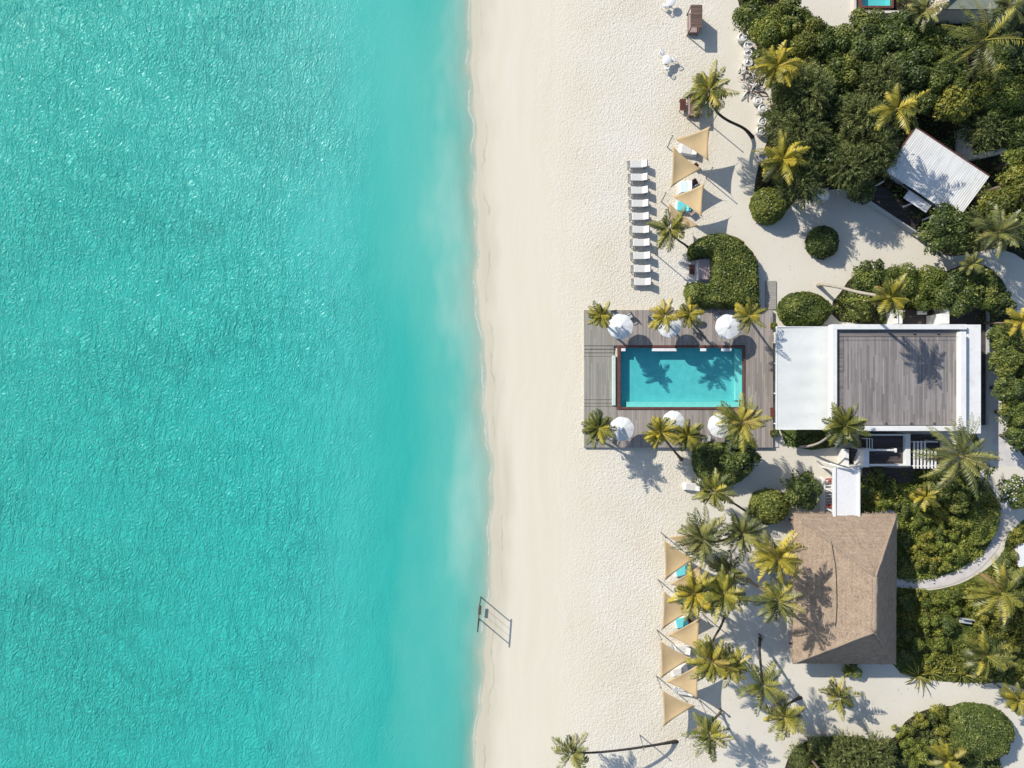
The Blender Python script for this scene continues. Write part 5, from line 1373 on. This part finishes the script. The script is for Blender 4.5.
# jungle in the north east
J = [
 ('broad', 755, 16, 19, 4.2, 'bushy tree at the north west corner of the jungle'), ('bright', 774, 28, 21, 4.6, 'bright leaved tree second from the jungle corner at the top'),
 ('broad', 792, 18, 20, 4.4, 'tree against the pale clearing at the top of the jungle'), ('broad', 769, 50, 15, 3.6, 'low tree beside the upper tub chairs'),
 ('yel', 810, 40, 22, 4.8, 'yellowish tree below the pale clearing'), ('broad', 834, 44, 23, 5.0, 'broad crown below the clearing with the plunge pool'),
 ('dark', 862, 50, 24, 5.4, 'dark glossy crown below the plunge pool'), ('broad', 868, 27, 19, 4.4, 'green crown touching the plunge pool kerb'),
 ('dark', 896, 36, 23, 5.2, 'dark crown in the middle of the upper jungle'), ('bright', 925, 42, 19, 4.4, 'bright small leaved tree beside the dark top palm'),
 ('dark', 912, 66, 22, 5.4, 'dark crown above the yellow roof palm'), ('broad', 945, 72, 24, 5.6, 'round leafy crown left of the large arching palm'),
 ('broad', 841, 72, 22, 5.0, 'leafy crown in the heart of the jungle'), ('feather', 880, 82, 22, 5.6, 'olive feathery tree left of the yellow roof palm'),
 ('yel', 958, 100, 24, 5.4, 'yellow green broad crown above the garden wall'), ('bright', 1003, 92, 25, 5.2, 'fresh green crown at the right edge of the jungle'),
 ('feather', 985, 127, 22, 4.2, 'olive thin leaved tree behind the garden wall'), ('broad', 1016, 128, 20, 4.0, 'green tree at the right end of the garden wall'),
 ('dark', 950, 47, 20, 4.4, 'dark crown under the flat roofed house'), ('dark', 1012, 55, 22, 4.8, 'dark crown right of the large arching palm'),
 ('feather', 806, 92, 27, 6.4, 'large grey olive feathery tree right of the first yellow palm'), ('dark', 838, 112, 25, 4.6, 'dark green crown in a shaded hollow of the jungle'),
 ('feather', 862, 118, 24, 6.0, 'tall feathery olive tree in the centre of the jungle'), ('feather', 803, 130, 24, 5.8, 'feathery tree above the second yellow palm'),
 ('dark', 826, 148, 24, 4.8, 'dark shaded crown above the white canvas shelter'), ('feather', 850, 165, 24, 5.6, 'drooping feathery tree left of the corrugated villa'),
 ('feather', 876, 150, 22, 5.6, 'feathery tree against the west wall of the villa'), ('feather', 800, 182, 22, 5.4, 'feathery dark tree overhanging the sand by the canvas shelter'),
 ('feather', 784, 122, 18, 4.6, 'feathery tree on the western jungle edge near the last tub chairs'), ('dark', 784, 92, 16, 4.0, 'dark crown between the first yellow palm and the driftwood'),
 ('dark', 862, 190, 15, 3.2, 'low dark tree beside the villa porch'), ('broad', 922, 98, 16, 4.6, 'green crown touching the top corner of the villa roof'),
 ('dark', 946, 231, 25, 5.0, 'dark round glossy tree in front of the villa'), ('yel', 1002, 208, 21, 5.2, 'yellow green tree at the right of the villa roof'),
 ('yel', 1017, 180, 19, 5.2, 'yellow green tree at the right edge below the garden wall'), ('feather', 982, 229, 18, 4.6, 'feathery tree between villa and right edge'),
 ('broad', 1014, 220, 22, 4.8, 'broad green tree at the right edge across from the villa'), ('bright', 1013, 160, 12, 3.6, 'small tree below the end of the garden wall'),
 # belt north of the house
 ('broad', 873, 278, 20, 3.0, 'rounded tree at the west end of the belt north of the house'), ('broad', 861, 305, 15, 2.6, 'low leafy tree under the tall palm beside the roof'),
 ('bright', 901, 284, 21, 3.2, 'bright green tree above the patio'), ('bright', 930, 288, 22, 3.2, 'bright green tree in the middle of the belt north of the house'),
 ('dark', 956, 292, 22, 3.4, 'dark tree in the belt, above the side deck'), ('broad', 981, 286, 22, 3.8, 'leafy tree in the belt near the right edge'), ('dark', 1000, 300, 16, 3.2, 'dark tree at the east end of the belt'),
 # belt east of the house
 ('broad', 1005, 338, 16, 3.4, 'leafy tree at the top of the hedge belt east of the house'), ('broad', 1007, 361, 17, 3.6, 'second tree down the belt east of the house'),
 ('dark', 1010, 388, 15, 3.4, 'dark tree third down the belt east of the house'), ('broad', 1015, 413, 15, 3.2, 'fourth tree down the belt east of the house'), ('dark', 1018, 437, 13, 3.0, 'last tree of the belt above the path bend'),
 ('dark', 742, 455, 19, 4.0, 'glossy small tree growing from the hedge by the tall pool palm'), ('dark', 803, 491, 19, 3.0, 'dark olive tree above the corner of the thatched hut'),
]
for k in J: plant(*k)
for k in [ ('dark', 1050, 60, 26, 5, 'tree beyond the right edge of the upper jungle'), ('broad', 1048, 190, 26, 5, 'tree beyond the right edge beside the villa'), ('dark', 760, -22, 24, 4.5, 'tree beyond the top edge at the jungle corner'),
           ('broad', 1045, 380, 22, 3.6, 'tree beyond the right edge east of the house'), ('yel', 1048, 630, 24, 3.4, 'tree beyond the right edge of the lower garden')]: plant(*k)

hedge([(690, 259), (690, 247), (700, 239), (716, 233.5), (733, 236), (748, 247), (757, 262), (759, 282), (758, 302), (745, 307), (722, 307), (703, 306), (690, 303), (685.5, 293), (688, 284), (698, 282.5), (710.5, 283.5), (711.5, 270), (711, 256), (700, 257.5)], 1.7,
      'large clipped hedge north of the pool with a notch cut for a mauve bed', 'f_broad', seed=11)
hedge(ring_px(806, 310, 26, 18.5, 12, .04, 2), 1.7, 'oval clipped bush between boardwalk and awning', 'f_broad', 'clipped_bush', 'bush', 1.4, seed=2)
hedge(ring_px(824.5, 241.5, 15.5, 16, 12, .03, 3), 1.8, 'round dark clipped bush alone on the shaded sand', 'f_dark', 'clipped_bush', 'bush', 1.2, seed=3)
hedge(ring_px(771, 507, 20, 17, 11, .05, 4), 1.9, 'round clipped bush left of the trellis and hut', 'f_broad', 'clipped_bush', 'bush', 1.4, seed=4)
hedge([(694, 452), (702, 444), (722, 443), (745, 445), (752, 452), (752, 468), (742, 480), (725, 487), (708, 482), (696, 472)], 1.7, 'clipped hedge south of the pool deck below the white parasols', 'f_dark', seed=5)
hedge([(753, 205), (757, 192), (768, 187), (782, 192), (788, 205), (783, 217), (770, 223), (758, 217)], 2.2, 'dark clipped mound at the tip of the jungle on the sand', 'f_broad', 'clipped_bush', 'bush', 1.5, seed=6)
hedge([(967, 511), (993, 509), (998, 520), (996, 532), (986, 543), (968, 543)], 1.1, 'clipped square hedge inside the bend of the garden walk', 'f_bright', seed=7, rnd=.4)
hedge([(800, 437), (834, 438), (834, 446), (812, 448), (795, 445)], .6, 'low strip of plants under the curved palm by the awning', 'f_dark', 'plant_bed', 'plants', .5, seed=8)
hedge([(958, 712), (985, 708), (1008, 717), (1014, 732), (1006, 752), (985, 760), (962, 752), (952, 735)], 2.3, 'dense dark mound on the right of the planted island', 'f_dark', 'clipped_bush', 'bush', 1.5, .25, seed=9)

G = [
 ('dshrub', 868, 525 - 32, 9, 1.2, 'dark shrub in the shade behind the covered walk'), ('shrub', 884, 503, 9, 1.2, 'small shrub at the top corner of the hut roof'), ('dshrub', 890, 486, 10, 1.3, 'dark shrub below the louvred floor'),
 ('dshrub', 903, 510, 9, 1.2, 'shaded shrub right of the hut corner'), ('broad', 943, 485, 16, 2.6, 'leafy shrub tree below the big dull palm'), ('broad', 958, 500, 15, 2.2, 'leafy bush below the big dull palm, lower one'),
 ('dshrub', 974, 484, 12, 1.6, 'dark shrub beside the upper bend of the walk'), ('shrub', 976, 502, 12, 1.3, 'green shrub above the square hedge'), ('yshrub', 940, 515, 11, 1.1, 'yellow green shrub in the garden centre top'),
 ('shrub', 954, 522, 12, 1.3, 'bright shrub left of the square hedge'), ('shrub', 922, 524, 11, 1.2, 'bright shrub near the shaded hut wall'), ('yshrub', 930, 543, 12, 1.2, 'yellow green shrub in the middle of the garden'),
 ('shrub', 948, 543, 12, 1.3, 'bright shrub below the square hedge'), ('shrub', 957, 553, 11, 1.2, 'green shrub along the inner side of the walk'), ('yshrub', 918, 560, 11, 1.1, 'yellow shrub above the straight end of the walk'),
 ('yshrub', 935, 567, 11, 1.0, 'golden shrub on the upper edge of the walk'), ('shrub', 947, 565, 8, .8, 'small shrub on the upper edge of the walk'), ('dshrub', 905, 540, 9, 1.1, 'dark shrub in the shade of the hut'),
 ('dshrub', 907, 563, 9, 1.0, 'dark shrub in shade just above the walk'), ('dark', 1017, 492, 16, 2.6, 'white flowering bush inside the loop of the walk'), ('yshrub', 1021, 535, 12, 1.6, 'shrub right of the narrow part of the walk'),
 ('oshrub', 1011, 563, 13, 1.6, 'olive shrub outside the bend of the walk'), ('oshrub', 1014, 578, 12, 1.5, 'olive shrub at the right edge above the arching palm'), ('shrub', 935, 602, 13, 1.1, 'bright shrub below the straight walk'),
 ('shrub', 952, 596, 12, 1.1, 'bright shrub below the walk where it curves'), ('yshrub', 968, 597, 10, 1.1, 'yellow shrub above the garden bench'), ('dshrub', 908, 602, 11, 1.0, 'shaded shrub below the straight walk'),
 ('shrub', 929, 622, 13, 1.3, 'green shrub right of the hut shade'), ('dshrub', 948, 625, 11, 1.2, 'dark shrub left of the garden bench'), ('yshrub', 985, 622, 13, 1.3, 'yellow shrub right of the garden bench'),
 ('yshrub', 1003, 628, 14, 1.4, 'golden shrub near the right edge of the garden'), ('shrub', 920, 642, 13, 1.3, 'leafy shrub in the lower left of the garden'), ('shrub', 940, 640, 12, 1.2, 'leafy shrub below the dark one in the lower garden'),
 ('yshrub', 1012, 648, 12, 1.4, 'yellow shrub at the right edge of the lower garden'), ('dshrub', 905, 632, 11, 1.0, 'shaded shrub close to the hut'), ('dshrub', 1006, 668, 11, 1.3, 'dark shrub at the lower right of the garden'),
 ('dshrub', 906, 655, 10, 1.0, 'shaded shrub near the lower hut corner'), ('shrub', 855, 672, 12, .9, 'bright low shrub at the south eave of the hut'),
 ('yshrub', 962, 668, 8, .9, 'small shrub at the lower edge of the garden'),
 ('shrub', 965, 530, 12, 1.0, 'green shrub touching the left of the square hedge'), ('shrub', 941, 530, 9, 1.1, 'green shrub between two yellow ones in the garden'), ('yshrub', 912, 548, 8, 1.0, 'thin yellow shrub at the hut shade line'),
 ('yshrub', 921, 585 + 10, 8, .9, 'small yellow shrub directly below the walk'), ('shrub', 976, 606, 9, 1.2, 'shrub between bench and arching palm'), ('shrub', 957, 612, 9, 1.1, 'shrub just left above the bench'),
 ('dshrub', 990, 640, 10, 1.2, 'dark shrub above the lower arching palm'), ('shrub', 930, 660, 8, .9, 'small shrub on the bare patch of the lower garden'), ('shrub', 985, 585, 10, 1.2, 'shrub inside the lower bend of the walk'),
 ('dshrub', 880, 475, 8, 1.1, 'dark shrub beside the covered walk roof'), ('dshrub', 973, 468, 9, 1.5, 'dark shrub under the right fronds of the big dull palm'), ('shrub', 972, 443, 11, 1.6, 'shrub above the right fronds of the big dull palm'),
 # planted island and olive thicket at the bottom
 ('oshrub', 800, 757, 14, 1.5, 'olive bush at the left end of the bottom thicket'), ('oshrub', 822, 750, 16, 1.8, 'olive bush second in the bottom thicket'), ('feather', 848, 757, 20, 2.6, 'grey olive feathery bush in the bottom thicket'),
 ('feather', 874, 757, 19, 2.6, 'grey olive feathery bush at the right of the bottom thicket'), ('yshrub', 812, 764, 12, 1.4, 'yellow green bush at the very bottom of the thicket'), ('oshrub', 890, 745, 13, 1.6, 'olive bush where thicket and island meet'),
 ('yshrub', 916, 724, 13, 1.2, 'yellow green shrub at the left rim of the planted island'), ('yshrub', 938, 716, 13, 1.2, 'yellow green shrub at the top rim of the planted island'), ('shrub', 910, 745, 13, 1.3, 'green shrub low on the planted island'),
 ('shrub', 930, 745, 11, 1.2, 'green shrub in the middle of the planted island'), ('yshrub', 946, 730, 11, 1.3, 'golden shrub beside the dark mound of the island'), ('shrub', 920, 762, 13, 1.4, 'green shrub at the bottom of the island'), ('dshrub', 975, 765, 14, 1.6, 'dark shrub below the dense mound'),
 ('shrub', 892, 762, 12, 1.4, 'green shrub at the bottom edge left of the island'), ('shrub', 900, 730, 9, 1.0, 'small shrub at the left tip of the island'), ('yshrub', 860, 740, 8, 1.0, 'small golden bush on top of the thicket edge'),
]
for k in G: plant(*k)
for a in [(919, 676, 15, .9, 'golden strap leaved plant at the edge of the lower sand path', 'f_palmyel', 22), (931, 672, 11, .8, 'green strap leaved plant right of the golden one', 'f_palm', 22), (962, 674, 12, .8, 'strap leaved plant on the lower garden border', 'f_palm', 24),
          (1004, 675, 8, .7, 'small strap leaved plant at the right of the garden border', 'f_palm', 20), (980, 590, 13, .9, 'strap leaved plant below the walk bend', 'f_palm', 22), (940, 672 - 40, 9, .8, 'strap leaved plant among the lower garden shrubs', 'f_palm', 20),
          (926, 535, 9, .8, 'strap leaved plant in the middle of the garden', 'f_palm', 20), (1012, 600, 14, 1.0, 'strap leaved plant at the right edge under the arching palm', 'f_palm', 20), (948, 550, 8, .7, 'small strap leaved plant below the garden centre', 'f_palm', 20),
          (958, 742, 13, 1.0, 'strap leaved plant at the seam of the dark mound', 'f_palmyel', 18), (905, 718 + 20, 9, .8, 'strap leaved plant on the left of the island', 'f_palm', 20), (797, 546, 8, .7, 'pale strap leaved plant at the hut corner', 'f_palm', 18), (874, 497, 8, .8, 'strap leaved plant by the covered walk', 'f_palm', 18), (870, 478, 9, .9, 'strap leaved plant under the stair terrace wall', 'f_palm', 16), (706, 305, 8, .9, 'small strap leaved plant below the big hedge on the deck', 'f_palm', 18), (756, 306, 6, .7, 'tiny strap leaved plant at the boardwalk end', 'f_palm', 14)]:
    rosette(a[0], a[1], a[2], a[3], a[4], a[5], a[6])

# low ground cover that fills the beds between the plants
def ground_cover(name, pix, dens, zmax, mat, L, Wd, seed):
    poly = [tuple(W(a, b)[:2]) for a, b in pix]; pa = np.array(poly); lo, hi = pa.min(0), pa.max(0); rs = np.random.RandomState(seed)
    P = rs.uniform(lo, hi, (int(dens * np.prod(hi - lo)), 2)); P = P[in_poly(P, poly)]
    fr = rs.uniform(.5, 2.4, (10, 2)) * rs.choice([-1, 1], (10, 2)); lv = sum(np.sin(P @ fr[i] + i) for i in range(10)) / 4
    d, _ = edge_dist(P, poly); keep = rs.uniform(0, 1, len(P)) < np.clip(.75 + .5 * lv, .12, 1) * np.clip(d / .35, .25, 1); P = P[keep]; lv = lv[keep]
    z = .03 + np.maximum(0, lv + .6) * zmax * rs.uniform(.1, 1, len(P))
    V, F, T = leaves(np.concatenate([P, z[:, None]], 1), np.tile([0, 0, 1.], (len(P), 1)), rs, L, Wd, np.clip(.45 + lv * .14 + rs.normal(0, .18, len(P)), 0, 1), .55)
    o = fast_mesh(name, V, F, M[mat], None, {'tone': T}); o['kind'] = 'stuff'
beds = [o for o in bpy.data.objects if o.name.startswith('garden_soil')]
for i, (o, (dn, zm, mt)) in enumerate(zip(beds, ((45, .5, 'f_dark'), (90, .4, 'f_broad'), (130, .4, 'f_bright'), (130, .4, 'f_yellow'), (110, .45, 'f_olive'), (90, .2, 'f_dark')))):
    pix = [(512 + v.co.x * 10, 384 - v.co.y * 10) for v in o.data.vertices]
    ground_cover('ground_cover', pix, dn, zm, mt, .24, .14, 900 + i)
# white blossoms on the flowering bush
fb = [o for o in bpy.data.objects if o.get('label', '').startswith('white flowering bush')][0]
rs = np.random.RandomState(77); n = 90
P = np.stack([rs.uniform(-1.5, 1.5, n), rs.uniform(-1.5, 1.5, n), rs.uniform(2.1, 2.75, n)], 1); P = P[np.hypot(P[:, 0], P[:, 1]) < 1.6]
V, F, T = leaves(P, np.tile([0, 0, 1.], (len(P), 1)), rs, .17, .15, np.full(len(P), .5), .3)
fast_mesh('blossom', V, F, M['whitepaint'], fb, {'tone': T})
